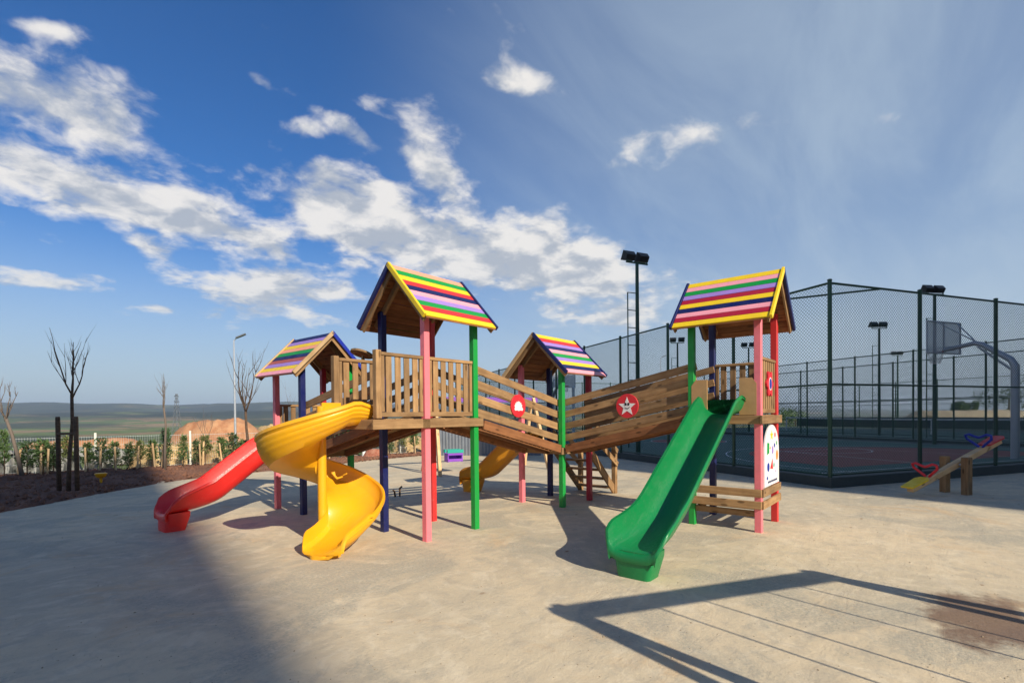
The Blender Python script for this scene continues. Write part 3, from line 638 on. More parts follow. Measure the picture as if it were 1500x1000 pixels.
# white picture panel with a round head and printed shapes
pw, ph, r0 = .405, .46, .405
out = [(-pw, 0), (pw, 0)] + [(pw * math.cos(R(a)), ph + .375 * math.sin(R(a))) for a in range(0, 181, 9)]
k = MB(); k.loft([[(x, -.009, y) for x, y in out], [(x, .009, y) for x, y in out]]); wp = k.build('picture_panel', plain('panel_white', (.80, .79, .77), .45, amt=.12), D, fix=True); wp.location = (.0, -HP - PS / 2 - .011, .595)
ORG = paint('print_orange', (.85, .28, .05)); 
def prn(pts, mt):
    pts = [(x * 1.05, y * .86) for x, y in pts]; k = MB(); k.loft([[(x, -.0125, y) for x, y in pts], [(x, -.0085, y) for x, y in pts]]); k.build('printed_shape', mt, wp, fix=True)
prn(star(-.02, .80, .085), P('yellow')); prn([(-.26, .50), (-.16, .52), (-.15, .68), (-.25, .69)], P('green')); prn(ell(.03, .56, .04, .065), P('lilac')); prn(ell(.13, .63, .03, .035), P('blue'))
prn(ell(.27, .46, .055, .085), ORG); prn(ell(-.20, .30, .055, .07), P('blue')); prn([(-.10, .27), (.04, .25), (.02, .42)], P('red')); prn(ell(.10, .31, .025, .035), TEAL)
prn(ell(-.25, .13, .032, .028), P('blue')); prn(ell(.16, .80, .03, .04), P('red')); prn(ell(.25, .66, .02, .035), P('green')); prn(ell(-.1, .60, .02, .02), ORG); prn(ell(.2, .2, .015, .02), P('lilac'))
for i in range(11): prn([(-.22 + i * .046, .045), (-.195 + i * .046, .045), (-.19 + i * .046, .075), (-.218 + i * .046, .078)], P('navy'))

# -- bridges
def bridge(label, a, b, za, zb, disc=None, rw=.112):
    """a, b: mid points of the two tower faces; boards slope from za to zb"""
    d = (b - a); d.z = 0; L = d.length; root = thing('wooden_bridge', label, 'bridge', a, math.atan2(d.y, d.x), 'sloping bridges of the playground')
    sl = Vector((L, 0, zb - za)).normalized(); up = Vector((-sl.z, 0, sl.x))
    for s in (-1, 1):
        yy = s * (HP + PS / 2 + .018)
        board(root, 'side_beam', (.06, yy, za - .085), (L - .06, yy, zb - .045), .13, .034, W_DARK, (0, s, 0))
        for i, h in enumerate((.14, .34, .545, .75)):
            y2 = s * (HP - PS / 2 - .014); w = rw + random.uniform(-.006, .006)
            board(root, 'rail_board', (-.10, y2, za + h - .02), (L + .10, y2, zb + h - .02), w, .026, W_RAIL, (0, s, 0))
    n = round(L / .115)
    for i in range(n):
        x = (i + .5) * L / n; z = za + (zb - za) * (x / L) - .022
        board(root, 'deck_board', (x, -HP + PS / 2 + .036, z - .02), (x, HP - PS / 2 - .036, z - .02), L / n - .012, .028, W_RAIL, up)
    for s in (-1, 1): board(root, 'joist', (.05, s * .26, za - .105), (L - .05, s * .26, zb - .105), .10, .045, W_DARK, (0, 1, 0))
    if disc: disc(root, L, za, zb)
    return root
xh = HP + PS / 2 + .03
def bear(root, L, za, zb):
    t = .47; z = za + (zb - za) * t + .42
    top = []                                   # a bristly white animal body
    for i in range(15):
        a = R(172 - i * 160 / 14); rr = .105 if i % 2 else .083; top.append((rr * math.cos(a) - .004, rr * 1.02 * math.sin(a) - .028))
    pts = list(reversed(top)) + [(-.10, -.05), (-.085, -.072), (-.03, -.067), (0, -.078), (.05, -.068), (.09, -.076), (.112, -.052)]
    wedge_disc(root, (L * t, -(HP - PS / 2 + .001), z), (0, -1, 0), .178, DISC_R, shapes=(('picture', pts, DISC_W, 0),))
bridge('bridge with red hedgehog disc sloping from yellow-edged tower to navy-edged tower', TA + Vector((HP + .05, -.02, 0)), TC + Vector((-HP - .05, .02, 0)), HI - .02, LO + .02, bear)
def starry(root, L, za, zb):
    t = .46; z = za + (zb - za) * t + .40
    sh = (('star', star(0, -.012, .155, .42), DISC_W, 0), ('eye', ell(-.024, .028, .017, .024), BLACK, .004), ('eye', ell(.026, .028, .017, .024), BLACK, .004),
          ('smile', [(-.04, -.018), (-.02, -.042), (.012, -.05), (.042, -.03), (.05, -.012), (.036, -.022), (.008, -.036), (-.018, -.03)], BLACK, .004))
    wedge_disc(root, (L * t, (HP - PS / 2 + .001), z), (0, 1, 0), .19, DISC_R, shapes=sh)
# runs from the right tower to the middle one; its left side (seen from the start) faces the yard
bridge('bridge with red smiling star disc sloping from the flower-panel tower', TD + Vector((-.01, HP + .05, 0)), TC + Vector((.01, -HP - .05, 0)), HI - .02, LO + .02, starry, .110)
def ringy(root, L, za, zb):
    board(root, 'ring_stem', (.50, HP - .09, 1.90), (.50, HP - .06, 2.50), .05, .03, W_RAIL, (0, 1, 0))
    o = wedge_disc(root, (.50, HP - .04, 2.50), (0, -.34, 1), .165, W_RAIL, .03)
    k = MB(); k.loft([[(x, y, -.008) for x, y in ell(0, 0, .095, .095)], [(x, y, .036) for x, y in ell(0, 0, .095, .095)]]); k.build('dark_centre', W_DARK, o, fix=True)
    wedge_disc(root, (1.22, HP - PS / 2 + .001, za + (zb - za) * .6 + .42), (0, 1, 0), .17, P('blue'), shapes=(('picture', ell(.03, -.02, .08, .06), DISC_R, 0),))
bridge('bridge sloping down to the small tower with the red slide', TA + Vector((-.0, HP + .05, 0)), TB + Vector((.03, -HP - .05, 0)), HI - .02, LO + .02, ringy)

# -- slides
def chute_profile(w, d, lip=.035, t=.014):
    """closed U section across y, opening upwards; z = 0 at the bed"""
    pts = []
    h = w / 2
    inner = []
    for i in range(17):
        s = -1 + 2 * i / 16; y = s * (h - lip); a = abs(s); z = d * (1 - max(0.0, 1 - a ** 2.7) ** .55)
        inner.append((y, z))
    left, rt = inner[0], inner[-1]
    rimL = [(-h + lip - lip * math.sin(R(a)) * .9 - .0, d + lip * .45 * (1 - math.cos(R(a))) * 0 + lip * .5 * math.sin(R(a * 2)) * .6) for a in (30, 60, 90)]
    rimR = [(-y, z) for y, z in reversed(rimL)]
    outer = [(y * 1.0 + (.014 if y > 0 else -.014) * (1 if abs(y) > .05 else 0), z - t - .008 * (abs(y) / h)) for y, z in reversed(inner)]
    return inner + rimR + [(h - .004, d - .03)] + outer + [(-h + .004, d - .03)] + rimL
def straight_slide(name, label, root_pt, dirx, z_top, run, mt, w=.56, depth=.26, drop_end=.27):
    root = thing(name, label, 'slide', (root_pt.x, root_pt.y, 0), math.atan2(dirx.y, dirx.x), 'plastic slides of the playground')
    # path in (x, z): short shelf, even slope, run-out
    path = []; n = 46
    P0, P1, P2, P3 = (0, z_top), (.20, z_top - .01), (run - .62, drop_end + .06), (run, drop_end - .005)
    def bez(p, q, r, t): return tuple((1 - t) ** 2 * a + 2 * t * (1 - t) * b + t * t * c for a, b, c in zip(p, q, r))
    a1 = (.42, z_top - .16); sx = (P2[0] - a1[0]); sz = (P2[1] - a1[1])
    b0 = (P2[0] - sx * .18, P2[1] - sz * .18)
    for i in range(9): path.append(bez(P0, (.22, z_top - .005), a1, i / 8))
    for i in range(1, 14): path.append((a1[0] + (b0[0] - a1[0]) * i / 13, a1[1] + (b0[1] - a1[1]) * i / 13))
    for i in range(1, 15): path.append(bez(b0, (P2[0] + .08, drop_end + .0), P3, i / 14))
    rings = []; Np = len(path)
    for i, (x, z) in enumerate(path):
        xa, za = path[max(0, i - 1)]; xb, zb = path[min(Np - 1, i + 1)]; t = Vector((xb - xa, 0, zb - za)).normalized(); nrm = Vector((-t.z, 0, t.x))
        f = i / (Np - 1); e = max(0, (f - .72) / .28); dp = depth - (depth - .22) * e * e; wd = w + .11 * e * e * (3 - 2 * e) + (.05 * (1 - f / .12) if f < .12 else 0)
        if f < .05: dp *= .75 + 5 * f
        q_ = (x - (run - .20)) / .30
        if q_ > 0: dp *= math.sqrt(max(.02, 1 - q_ * q_)); wd -= .06 * q_ * q_
        rings.append([Vector((x, 0, z)) + Vector((0, y, 0)) + nrm * zz for y, zz in chute_profile(wd, dp)])
    # rounded, turned-down lip at the end
    xe, ze = path[-1]
    wend = w + .07
    for q, (dx, dz, kw, hh) in enumerate(((.035, -.004, .95, .10), (.062, -.018, .88, .07), (.080, -.045, .82, .05), (.084, -.085, .78, .035), (.074, -.115, .76, .03))):
        ring = []
        for i, (y, zz) in enumerate(chute_profile(wend * kw, hh)):
            under = 21 <= i <= 37
            ring.append(Vector((xe + (dx if not under else dx - .03 * (q + 1) / 5), y, ze + (dz if not under else max(dz, -.10)) + zz)))
        rings.append(ring)
    mb = MB(); mb.loft(rings); o = mb.build('chute', mt, root, fix=True); autosmooth(o, 55)
    # foot: a hollow moulded block tapering upwards
    fx = run - .09; k = MB()
    def rr(cx, sx, sy, z, r=.05):
        out = []
        for (qx, qy, a0) in ((1, 1, 0), (-1, 1, 90), (-1, -1, 180), (1, -1, 270)):
            for a in (0, 30, 60, 90): out.append((cx + qx * (sx / 2 - r) + r * math.cos(R(a0 + a)), qy * (sy / 2 - r) + r * math.sin(R(a0 + a)), z))
        return out
    k.loft([rr(fx + .02, .26, .34, -.01), rr(fx + .02, .27, .345, .02), rr(fx - .01, .31, .42, drop_end - .07), rr(fx - .01, .31, .43, drop_end - .008)]); autosmooth(k.build('foot', mt, root, fix=True), 45)
    return root
straight_slide('straight_slide', 'straight green plastic slide coming down from the flower-panel tower', TD + Vector((-HP - .02, .0, 0)), Vector((-1, 0)), HI + .01, 2.74, S_GREEN, .57)
straight_slide('straight_slide', 'straight red plastic slide coming down from a small tower', TB + Vector((-HP - .02, .0, 0)), Vector((-1, 0)), LO + .01, 1.80, S_RED, .56, .33)
straight_slide('straight_slide', 'straight ochre yellow slide behind the tower where two bridges meet', TC + Vector((0, HP + .02, 0)), Vector((0, 1)), LO + .01, 1.75, S_OCH, .54, .28)

def spiral():
    cx, cy = -1.40, .40; root = thing('spiral_slide', 'yellow plastic spiral slide winding round its own column', 'slide', (cx, cy, 0), 0, 'plastic slides of the playground')
    def prof(hw_out, rin, rout, grooves=True):
        # (r, z): inner upstand, bed, outer wall with three shallow ribs, back under the bed
        pts = [(rin, .20), (rin + .012, .05), (rin + .06, .005), (rin + (rout - rin) * .35, 0), (rin + (rout - rin) * .62, .012), (rout - .09, .055)]
        nW = 8
        for i in range(1, nW + 1): s = i / nW; pts.append((rout - .09 + .09 * math.sin(s * math.pi / 2), .055 + (hw_out - .055) * s))
        pts += [(rout + .012, hw_out + .012), (rout + .036, hw_out + .006), (rout + .04, hw_out - .03)]
        nO = 16
        for i in range(1, nO): 
            s = i / nO; g = .006 * (1 if (i % 4) == 2 else 0)
            pts.append((rout + .022 - .10 * (s ** 2.2) + (-g), hw_out - .03 - (hw_out - .03 - .01) * s))
        pts += [(rout - .12, -.03), (rin + (rout - rin) * .5, -.05), (rin + .03, -.04), (rin - .015, .02), (rin - .018, .19)]
        return pts
    z0, z1 = HI - .03, .23; a0, sweep = -90, -342
    rings = []; n = 110
    # straight entry from the balcony
    for x in (.27, .18, .09): rings.append([Vector((x, -r, z0 + z - (.27 - x) * .05)) for r, z in prof(.17 + (.27 - x) * .35, .05, .70)])
    for i in range(n + 1):
        f = i / n; a = R(a0 + sweep * f); hgt = .235 + .10 * math.sin(min(1, f / .8) * math.pi) - .03 * f
        fz = f + .035 * math.sin(f * 2 * math.pi); zc = z0 - .014 + (z1 - z0 + .014) * (fz ** .97)
        ro = .70 + .02 * f; ri = .05 + (0.0 if f < .85 else .02 * (f - .85) / .15)
        rings.append([Vector((r * math.cos(a), r * math.sin(a), zc + z)) for r, z in prof(hgt, ri, ro)])
    # run-out
    ae = R(a0 + sweep); tg = Vector((math.sin(ae), -math.cos(ae), 0)); last = rings[-1]
    for q in range(1, 15):
        s = q / 14; ring = []; wl = .235 * math.sqrt(max(.03, 1 - (max(0, s - .35) / .68) ** 2)); sl2 = .53 * s
        zc = z1 - .155 * (1 - (1 - s) ** 2.2); end = max(0, s - .75) / .25
        for (r, z) in prof(wl, .07, .72 - .06 * s):
            rr_ = r + (.05 if r < .15 else 0) * s; zz = z * (min(1, wl / .2) if r < .2 else 1)
            ring.append(Vector((rr_ * math.cos(ae), rr_ * math.sin(ae), 0)) + tg * (sl2 * (1 - .16 * end * ((r - .38) / .34) ** 2)) + Vector((0, 0, zc + zz - .03 * end * end)))
        rings.append(ring)
    mb = MB(); mb.loft(rings); o = mb.build('chute', S_YEL, root, fix=True); autosmooth(o, 38)
    k = MB(); k.tube([(0, 0, -.01), (0, 0, HI + .16)], .054, 24); autosmooth(k.build('column', S_YEL, root))
    k = MB(); M2 = Matrix.Rotation(0, 4, 'Z'); k.box((.135, .0, HI + .06), .26, .03, .29); k.build('inner_guard', S_YEL, root)
    # foot ring under the lip
    c = Vector((.36 * math.cos(ae), .36 * math.sin(ae), 0)) + tg * .36; k = MB()
    rg = lambda rr, z: [(c.x + rr * (1 + .05 * math.cos(6 * R(a))) * math.cos(R(a)), c.y + rr * (1 + .05 * math.cos(6 * R(a))) * math.sin(R(a)), z) for a in range(0, 360, 10)]
    k.loft([rg(.17, -.01), rg(.175, .02), rg(.18, .05)]); autosmooth(k.build('foot', S_YEL, root, fix=True), 50)
spiral()

# -- stairs behind the middle tower
def stairs():
    root = thing('wooden_stairs', 'open wooden stairs leaning up to the tower where two bridges meet', 'stairs', TC + Vector((HP + .05, 0, 0)))
    run, W2 = .98, .40; top = LO - .03
    for s in (-1, 1):
        board(root, 'stringer', (-.02, s * W2, top - .03), (run, s * W2, .06), .15, .04, W_RAIL, (0, s, 0))
        o = link('newel_post', box_mesh(.92, .088, .088, W_RAIL, .005), None, root, frame((0, 0, 1), (0, -1, 0))); o.location = (run + .02, s * (W2 + .0), .45)
        for h in (.36, .62): board(root, 'hand_rail', (-.05, s * (W2 + .032), top + h - .05), (run + .04, s * (W2 + .062), .22 + h), .10, .026, W_RAIL, (0, s, 0))
    for i in range(5):
        f = (i + .6) / 5.3; board(root, 'tread', (run * f, -W2 + .02, top - top * f), (run * f, W2 - .02, top - top * f), .17, .036, W_RAIL)
    return root
stairs()

# ================================================================== OTHER THINGS IN THE YARD
def copy_tree(o, parent=None):
    c = o.copy(); COL.objects.link(c); c.parent = parent
    for ch in list(o.children): copy_tree(ch, c)
    return c
# -- swings
def swing(name, label, a, b, Ht, mt, seats, beam_mt, spread=.85, seat_kind='flat', over=.16, leg_w=.10):
    a = Vector((a.x, a.y, 0)); b = Vector((b.x, b.y, 0)); d = b - a; L = d.length
    root = thing(name, label, 'swing', a, math.atan2(d.y, d.x))
    board(root, 'top_beam', (-over, 0, Ht), (L + over, 0, Ht), .13, .14, beam_mt)
    for x, o in ((0, -.12), (L, .12)):
        for s in (-1, 1): board(root, 'leg', (x, s * .055, Ht + .06), (x + o, s * spread, -.02), leg_w, .085, mt, (1, 0, 0))
        board(root, 'cross_piece', (x + o * .55, -spread * .52, Ht * .48), (x + o * .55, spread * .52, Ht * .48), .09, .04, mt, (1, 0, 0))
    for x in seats:
        for s in (-1, 1):
            k = MB(); n = 24
            k.tube([(x + s * .23, 0, Ht - .05), (x + s * .20, 0, .56 if seat_kind == 'bucket' else .46)], .0085, 6); k.build('chain', CABLE, root)
        if seat_kind == 'flat':
            board(root, 'seat', (x - .23, 0, .45), (x + .23, 0, .45), .17, .03, BLACK)
        else:
            k = MB()     # a bucket seat: ring of four walls open at the top, leg gap in front
            for (c, sx, sy, sz) in (((x, -.14, .36), .44, .03, .06), ((x, -.14, .52), .44, .035, .06), ((x - .21, 0, .42), .03, .28, .24), ((x + .21, 0, .42), .03, .28, .24), ((x, .14, .43), .44, .03, .26), ((x, 0, .325), .44, .30, .03)):
                k.box(c, sx, sy, sz)
            k.build('bucket_seat', PURP, root); k = MB(); k.box((x, -.145, .60), .48, .05, .09); k.box((x, .145, .60), .48, .05, .09); k.build('safety_bar', TEAL, root)
    return root
Lsh = 2.2 / math.tan(SUN_EL)
swing('swing_set', 'wooden swing frame whose shadow lies across the pale concrete', gpt(834, 897) - DSH * Lsh, gpt(1205, 843) - DSH * Lsh, 2.2, W_RAW, (), W_RAW, .62, over=.10, leg_w=.11)
_sw = bpy.data.objects['swing_set']; _L = (gpt(1205, 843) - gpt(834, 897)).length
for i, f in enumerate((.25, .42, .66, .81)):
    k = MB(); k.tube([(f * _L, 0, 2.15), (f * _L + (.02 if i % 2 == 0 else -.02), 0, .46)], .010, 6); k.build('chain', CABLE, _sw)
for f in (.335, .735): board(_sw, 'seat', (f * _L - .26, 0, .45), (f * _L + .26, 0, .45), .17, .03, BLACK)
sl_, sr_ = gpt(651, 697), gpt(799, 687)
mid = gpt(640, 690); 
ax = (sr_ - sl_).normalized(); pn = Vector((-ax.y, ax.x, 0))
swing('swing_set', 'pale wooden swing with purple bucket seat in front of the grey hoarding', sl_ + pn * .75, sr_ + pn * .75, 2.05, W_RAW, (.55,), plain('beam_purple', (.2, .06, .4), .5), .75, 'bucket')

# -- seesaw
def seesaw():
    lo, p1, p2 = gpt(1333, 727), gpt(1383, 720), gpt(1417, 724.5)
    mid = (p1 + p2) / 2; d = (mid - lo); d.z = 0; half = d.length; hi = mid + d * 1.02; rz = math.atan2(d.y, d.x)
    root = thing('seesaw', 'wooden seesaw with yellow low seat and red raised seat beside the court fence', 'seesaw', (mid.x, mid.y, 0), rz)
    Lb = half + .08; zc = .56
    tilt = math.atan2(zc - .13, half)
    def at(t, up=0): return Vector((t * math.cos(tilt) - up * math.sin(tilt), 0, zc + t * math.sin(tilt) + up * math.cos(tilt)))
    board(root, 'plank', at(-Lb), at(Lb), .13, .11, W_RAW, (0, 0, 1), .012)
    up = at(0, 1) - at(0)
    nv = Vector((p2 - p1)).normalized()
    for s in (-1, 1):
        o = link('support_post', box_mesh(.72, .14, .12, W_RAIL, .01), None, root, frame((0, 0, 1), (0, -1, 0))); o.location = (0, s * .19, .35)
    k = MB(); k.tube([(0, -.24, zc - .0), (0, .24, zc - .0)], .02, 10); k.build('axle', STEEL, root)
    for e, sm, hm in ((-1, P('yellow'), DISC_R), (1, P('red'), P('blue'))):
        pts = [(-.24, -.11), (.16, -.13), (.24, -.07), (.24, .07), (.16, .13), (-.24, .11)]; k = MB()
        M_ = Matrix((Vector((math.cos(tilt), 0, math.sin(tilt))), Vector((0, 1, 0)), Vector((-math.sin(tilt), 0, math.cos(tilt))))).transposed().to_4x4(); M_.translation = at(e * (Lb - .18), .068)
        k.loft([[(-e * x if e < 0 else x, y, -.012) for x, y in pts], [(-e * x if e < 0 else x, y, .016) for x, y in pts]]); o = k.build('seat', sm, root, fix=True); o.matrix_local = M_
        # heart-shaped double handle
        k = MB()
        c = at(e * (Lb - .50), .06)
        for s in (-1, 1):
            loop = [c + Vector((0, s * .03, 0)), c + up * .07 + Vector((0, s * .10, 0)), c + up * .17 + Vector((0, s * .21, 0)), c + up * .245 + Vector((0, s * .22, 0)), c + up * .265 + Vector((0, s * .15, 0)), c + up * .22 + Vector((0, s * .06, 0)), c + up * .20]
            k.tube(loop, .024, 8)
        autosmooth(k.build('handle', hm, root), 60)
    return root
seesaw()

# -- basketball hoops
BRD = plain('board_grey', (.62, .62, .66), .4); BRD.node_tree.nodes['Principled BSDF'].inputs['Alpha'].default_value = .55
def hoop(label, loc, rz, ground_z=.1):
    root = thing('basketball_hoop', label, 'basketball hoop', (loc.x, loc.y, ground_z), rz, 'basketball hoops of the court')
    k = MB(); k.tube([(0, 0, 0), (0, 0, 2.85), (.10, 0, 3.05), (.85, 0, 3.62), (1.05, 0, 3.68), (1.90, 0, 3.55)], [.105, .105, .095, .08, .075, .06], 16); autosmooth(k.build('pole', STEEL, root), 60)
    k = MB()
    k.tube([(.1, 0, 2.75), (.95, 0, 3.55)], .035, 8); k.tube([(1.0, 0, 3.72), (1.85, .55, 4.50)], .02, 6); k.tube([(1.0, 0, 3.72), (1.85, -.55, 4.50)], .02, 6); k.build('brace', STEEL, root)
    bp = MB(); bp.box((1.93, 0, 3.98), .025, 1.72, 1.05); bo = bp.build('backboard', BRD, root)
    k = MB()
    for z in (3.45, 4.51): k.box((1.915, 0, z), .05, 1.80, .04)
    for y in (-.88, .88, 0): k.box((1.913, y, 3.98), .046, .04, 1.02)
    k.build('frame', STEEL, bo)
    k = MB(); pts = [(2.17 + .225 * math.cos(R(a)), .225 * math.sin(R(a)), 3.52) for a in range(0, 361, 15)]; k.tube(pts, .014, 6, caps=False); k.box((1.95, 0, 3.52), .08, .12, .05); ro = k.build('rim', P('red'), root)
    k = MB()
    for a in range(0, 360, 24):
        k.tube([(2.17 + .22 * math.cos(R(a)), .22 * math.sin(R(a)), 3.51), (2.17 + .13 * math.cos(R(a + 30)), .13 * math.sin(R(a + 30)), 3.12)], .005, 4)
        k.tube([(2.17 + .22 * math.cos(R(a)), .22 * math.sin(R(a)), 3.51), (2.17 + .13 * math.cos(R(a - 30)), .13 * math.sin(R(a - 30)), 3.12)], .005, 4)
    k.build('net', WHITE, ro)
    return root
hb = gpt(1487, 672, .1)
hoop('grey cantilever basketball hoop by the fence behind the seesaw', hb, R(60))
hoop('basketball hoop at the far end of the court beyond the middle tower', court(6.2, 27.2), R(-120))

# -- floodlight masts
def mast(loc, H, label, rz, ladder=True):
    root = thing('floodlight_mast', label, 'floodlight mast', (loc.x, loc.y, 0.0), rz, 'floodlight masts round the courts')
    k = MB(); k.tube([(0, 0, 0), (0, 0, H)], [.085, .06], 12); autosmooth(k.build('pole', F_GRN, root), 60)
    k = MB(); k.box((0, 0, H + .03), .95, .05, .05); 
    for s in (-1, 1): k.box((s * .44, 0, H + .12), .03, .04, .18)
    k.build('crossbar', F_GRN, root)
    for s in (-1, 1):
        M_ = Matrix.Translation((s * .30, .08, H + .26)) @ Matrix.Rotation(R(28), 4, 'X')
        k = MB(); k.loft([[(x * .19, -.15, z * .10) for x, z in ((-1, -1), (1, -1), (1, 1), (-1, 1))], [(x * .23, .06, z * .17) for x, z in ((-1, -1), (1, -1), (1, 1), (-1, 1))], [(x * .23, .10, z * .17) for x, z in ((-1, -1), (1, -1), (1, 1), (-1, 1))]])
        o = k.build('floodlight', BLACK, root, fix=True); o.matrix_local = M_
        k = MB(); k.box((0, .103, 0), .41, .012, .29); k.build('lens', GLASSL, o)
    if ladder:
        k = MB(); x = -.42
        k.tube([(x, 0, .4), (x, 0, H - 1.05)], .022, 8); n = int((H - 1.5) / .62)
        for i in range(n + 1): k.tube([(x, 0, H - 1.05 - i * .62), (0, 0, H - 1.05 - i * .62)], .016, 6)
        k.build('ladder', F_GRN, root)
    return root
def px_depth(x, y_top, H, hz):        # distance from the known height of a mast
    Z = (H - CAM.z) * FPX / (hz - y_top); d = ray(x, hz); d = d * (Z / d.dot(fwd0)); w = CAM + d; return Vector((w.x, w.y, 0))
LK = math.atan2(-right0.y, -right0.x)
mast(gpt(935, 671), 6.95, 'floodlight mast with ladder rising behind the star bridge', LK + R(205))
for (x, y, lb, tn) in ((1369, 430, 'floodlight mast standing behind the backboard of the near basketball hoop', 190), (1288, 480, 'floodlight mast with ladder between fence corner and hoop, twin lamps against the sky', 180), (1315, 521, 'most distant floodlight mast, low beyond the tennis court', 180), (993, 499, 'floodlight mast seen beyond the fence between the ladder mast and flower-panel tower', 170), (1097, 507, 'floodlight mast partly behind the roof posts of the flower-panel tower', 170)):
    mast(px_depth(x, y, 6.9, 604), 6.75, lb, LK + R(tn))

# -- tennis net
def tennis_net():
    a, b = court(19.8, 17), court(31.8, 9)
    a, b = court(26, 24), court(26, 2.5)
    d = b - a; L = d.length; root = thing('tennis_net', 'low tennis net with white top band on the far court', 'net', (a.x, a.y, .1), math.atan2(d.y, d.x))
    def sag(t): return 1.07 - .12 * 4 * t * (1 - t)
    for x in (0, L): 
        k = MB(); k.tube([(x, 0, 0), (x, 0, 1.1)], .045, 10); k.build('net_post', WHITE, root)
    k = MB(); k.loft([[(x, y, z) for y, z in ((-.02, sag(x / L) - .05), (.02, sag(x / L) - .05), (.02, sag(x / L) + .05), (-.02, sag(x / L) + .05))] for x in [L * i / 24 for i in range(25)]]); k.build('top_band', WHITE, root)
    k = MB(); k.box((L / 2, 0, .48), .06, .02, .93); k.build('centre_strap', WHITE, root)
    k = MB()
    for i in range(1, 120): x = L * i / 120; k.tube([(x, 0, .06), (x, 0, sag(x / L) - .04)], .006, 3, False)
    for z in [.08 + .12 * i for i in range(8)]: k.tube([(L * i / 12, 0, min(z, sag(i / 12) - .06)) for i in range(13)], .006, 3, False)
    struct(k.build('netting', BLACK, root), 'stuff')
tennis_net()

# -- grey sheet hoarding behind the rear swing
def hoarding():
    a, b = gpt(640, 667), gpt(792, 666.5); d = b - a; L = d.length; root = thing('hoarding', 'low grey sheet-metal hoarding behind the purple swing seat', 'hoarding', (a.x, a.y, 0), math.atan2(d.y, d.x))
    n = 8; w = L / n
    for i in range(n):
        k = MB(); prof = []; m_ = 8
        ring0, ring1 = [], []
        for j in range(m_ + 1):
            x = w * j / m_ + .004; y = .012 if j % 2 else -.012; ring0.append((x, y))
        lp = ring0 + [(x, y + .006) for x, y in reversed(ring0)]
        k.loft([[(x, y, .0) for x, y in lp], [(x, y, 1.42) for x, y in lp]]); o = k.build('sheet_panel', GREYW, root, fix=True); o.location = (i * w, 0, 0)
    board(root, 'top_rail', (0, .0, 1.44), (L, .0, 1.44), .06, .04, GREYW)
hoarding()
k = MB(); p = gpt(533, 670); k.tube([(p.x, p.y, -.02), (p.x, p.y, .75)], .07, 12); k.tube([(p.x, p.y, .75), (p.x, p.y, .79)], [.075, .06], 12); tag(autosmooth(k.build('bollard', WHITE), 50), 'short white bollard at the edge of the yard', 'bollard')
k = MB(); p = dpt(840, 600, 27); k.tube([(p.x, p.y, 0), (p.x, p.y, 3.0)], .08, 10); k.tube([(p.x, p.y, 3.0), (p.x, p.y, 3.05)], [.085, .05], 10); tag(autosmooth(k.build('white_pole', WHITE), 50), 'plain white pole inside the court behind the middle tower', 'pole')
p = gpt(582, 727)
rt = thing('pipe_stub', 'pair of short rusty pipe stubs sticking out of the concrete', 'pipe', (p.x, p.y, 0))
for dx, h in ((-.05, .11), (.06, .16)):
    k = MB(); k.tube([(dx, 0, -.01), (dx * 1.2, .01, h), (dx * 2.0, .0, h + .03)], .018, 8); k.build('stub', plain('rust', (.10, .05, .025), .8), rt)

# -- mesh fence, hedge of young conifers with stakes, bare trees
def mesh_fence():
    root = thing('mesh_fence', 'low white wire fence behind the row of young conifers', 'fence', hedge_pt(-8, .45), math.atan2((hedge_pt(1) - hedge_pt(0)).y, (hedge_pt(1) - hedge_pt(0)).x))
    L = 27; n = 11; st = L / n; pm = box_mesh(1.22, .06, .06, plain('cream_post', (.75, .72, .62), .6), .006); WIRE = plain('wire_pale', (.45, .48, .46), .5)
    k = MB()
    for i in range(int(st / .06)):
        x = .03 + i * .06; k.tube([(x, 0, .05), (x, 0, 1.08)], .0035, 3, False)
    for z in (.08, .3, .55, .8, 1.05): k.tube([(0, .006, z), (st, .006, z)], .005, 3, False)
    wm = k.mesh(WIRE)
    for i in range(n + 1):
        o = link('post', pm, None, root, frame((0, 0, 1), (0, -1, 0))); o.location = (i * st, .03, .57)
        if i < n: w = link('wire_panel', wm, None, root); w.location = (i * st, 0, 0)
mesh_fence()
LEAF = []
for nm, c in (('needle_green', (.060, .105, .028)), ('needle_dark', (.042, .078, .026)), ('needle_olive', (.10, .12, .035))):
    mt, nt, b = new_mat(nm); oi = N(nt, 'ShaderNodeTexNoise', inp={'Vector': OC(nt), 'Scale': 6.0}).outputs[0]
    col(nt, b, MIXC(nt, RAMP(nt, oi, .3, .7), c, tuple(x * 1.7 for x in c))); b.inputs['Roughness'].default_value = .7; LEAF.append(mt)
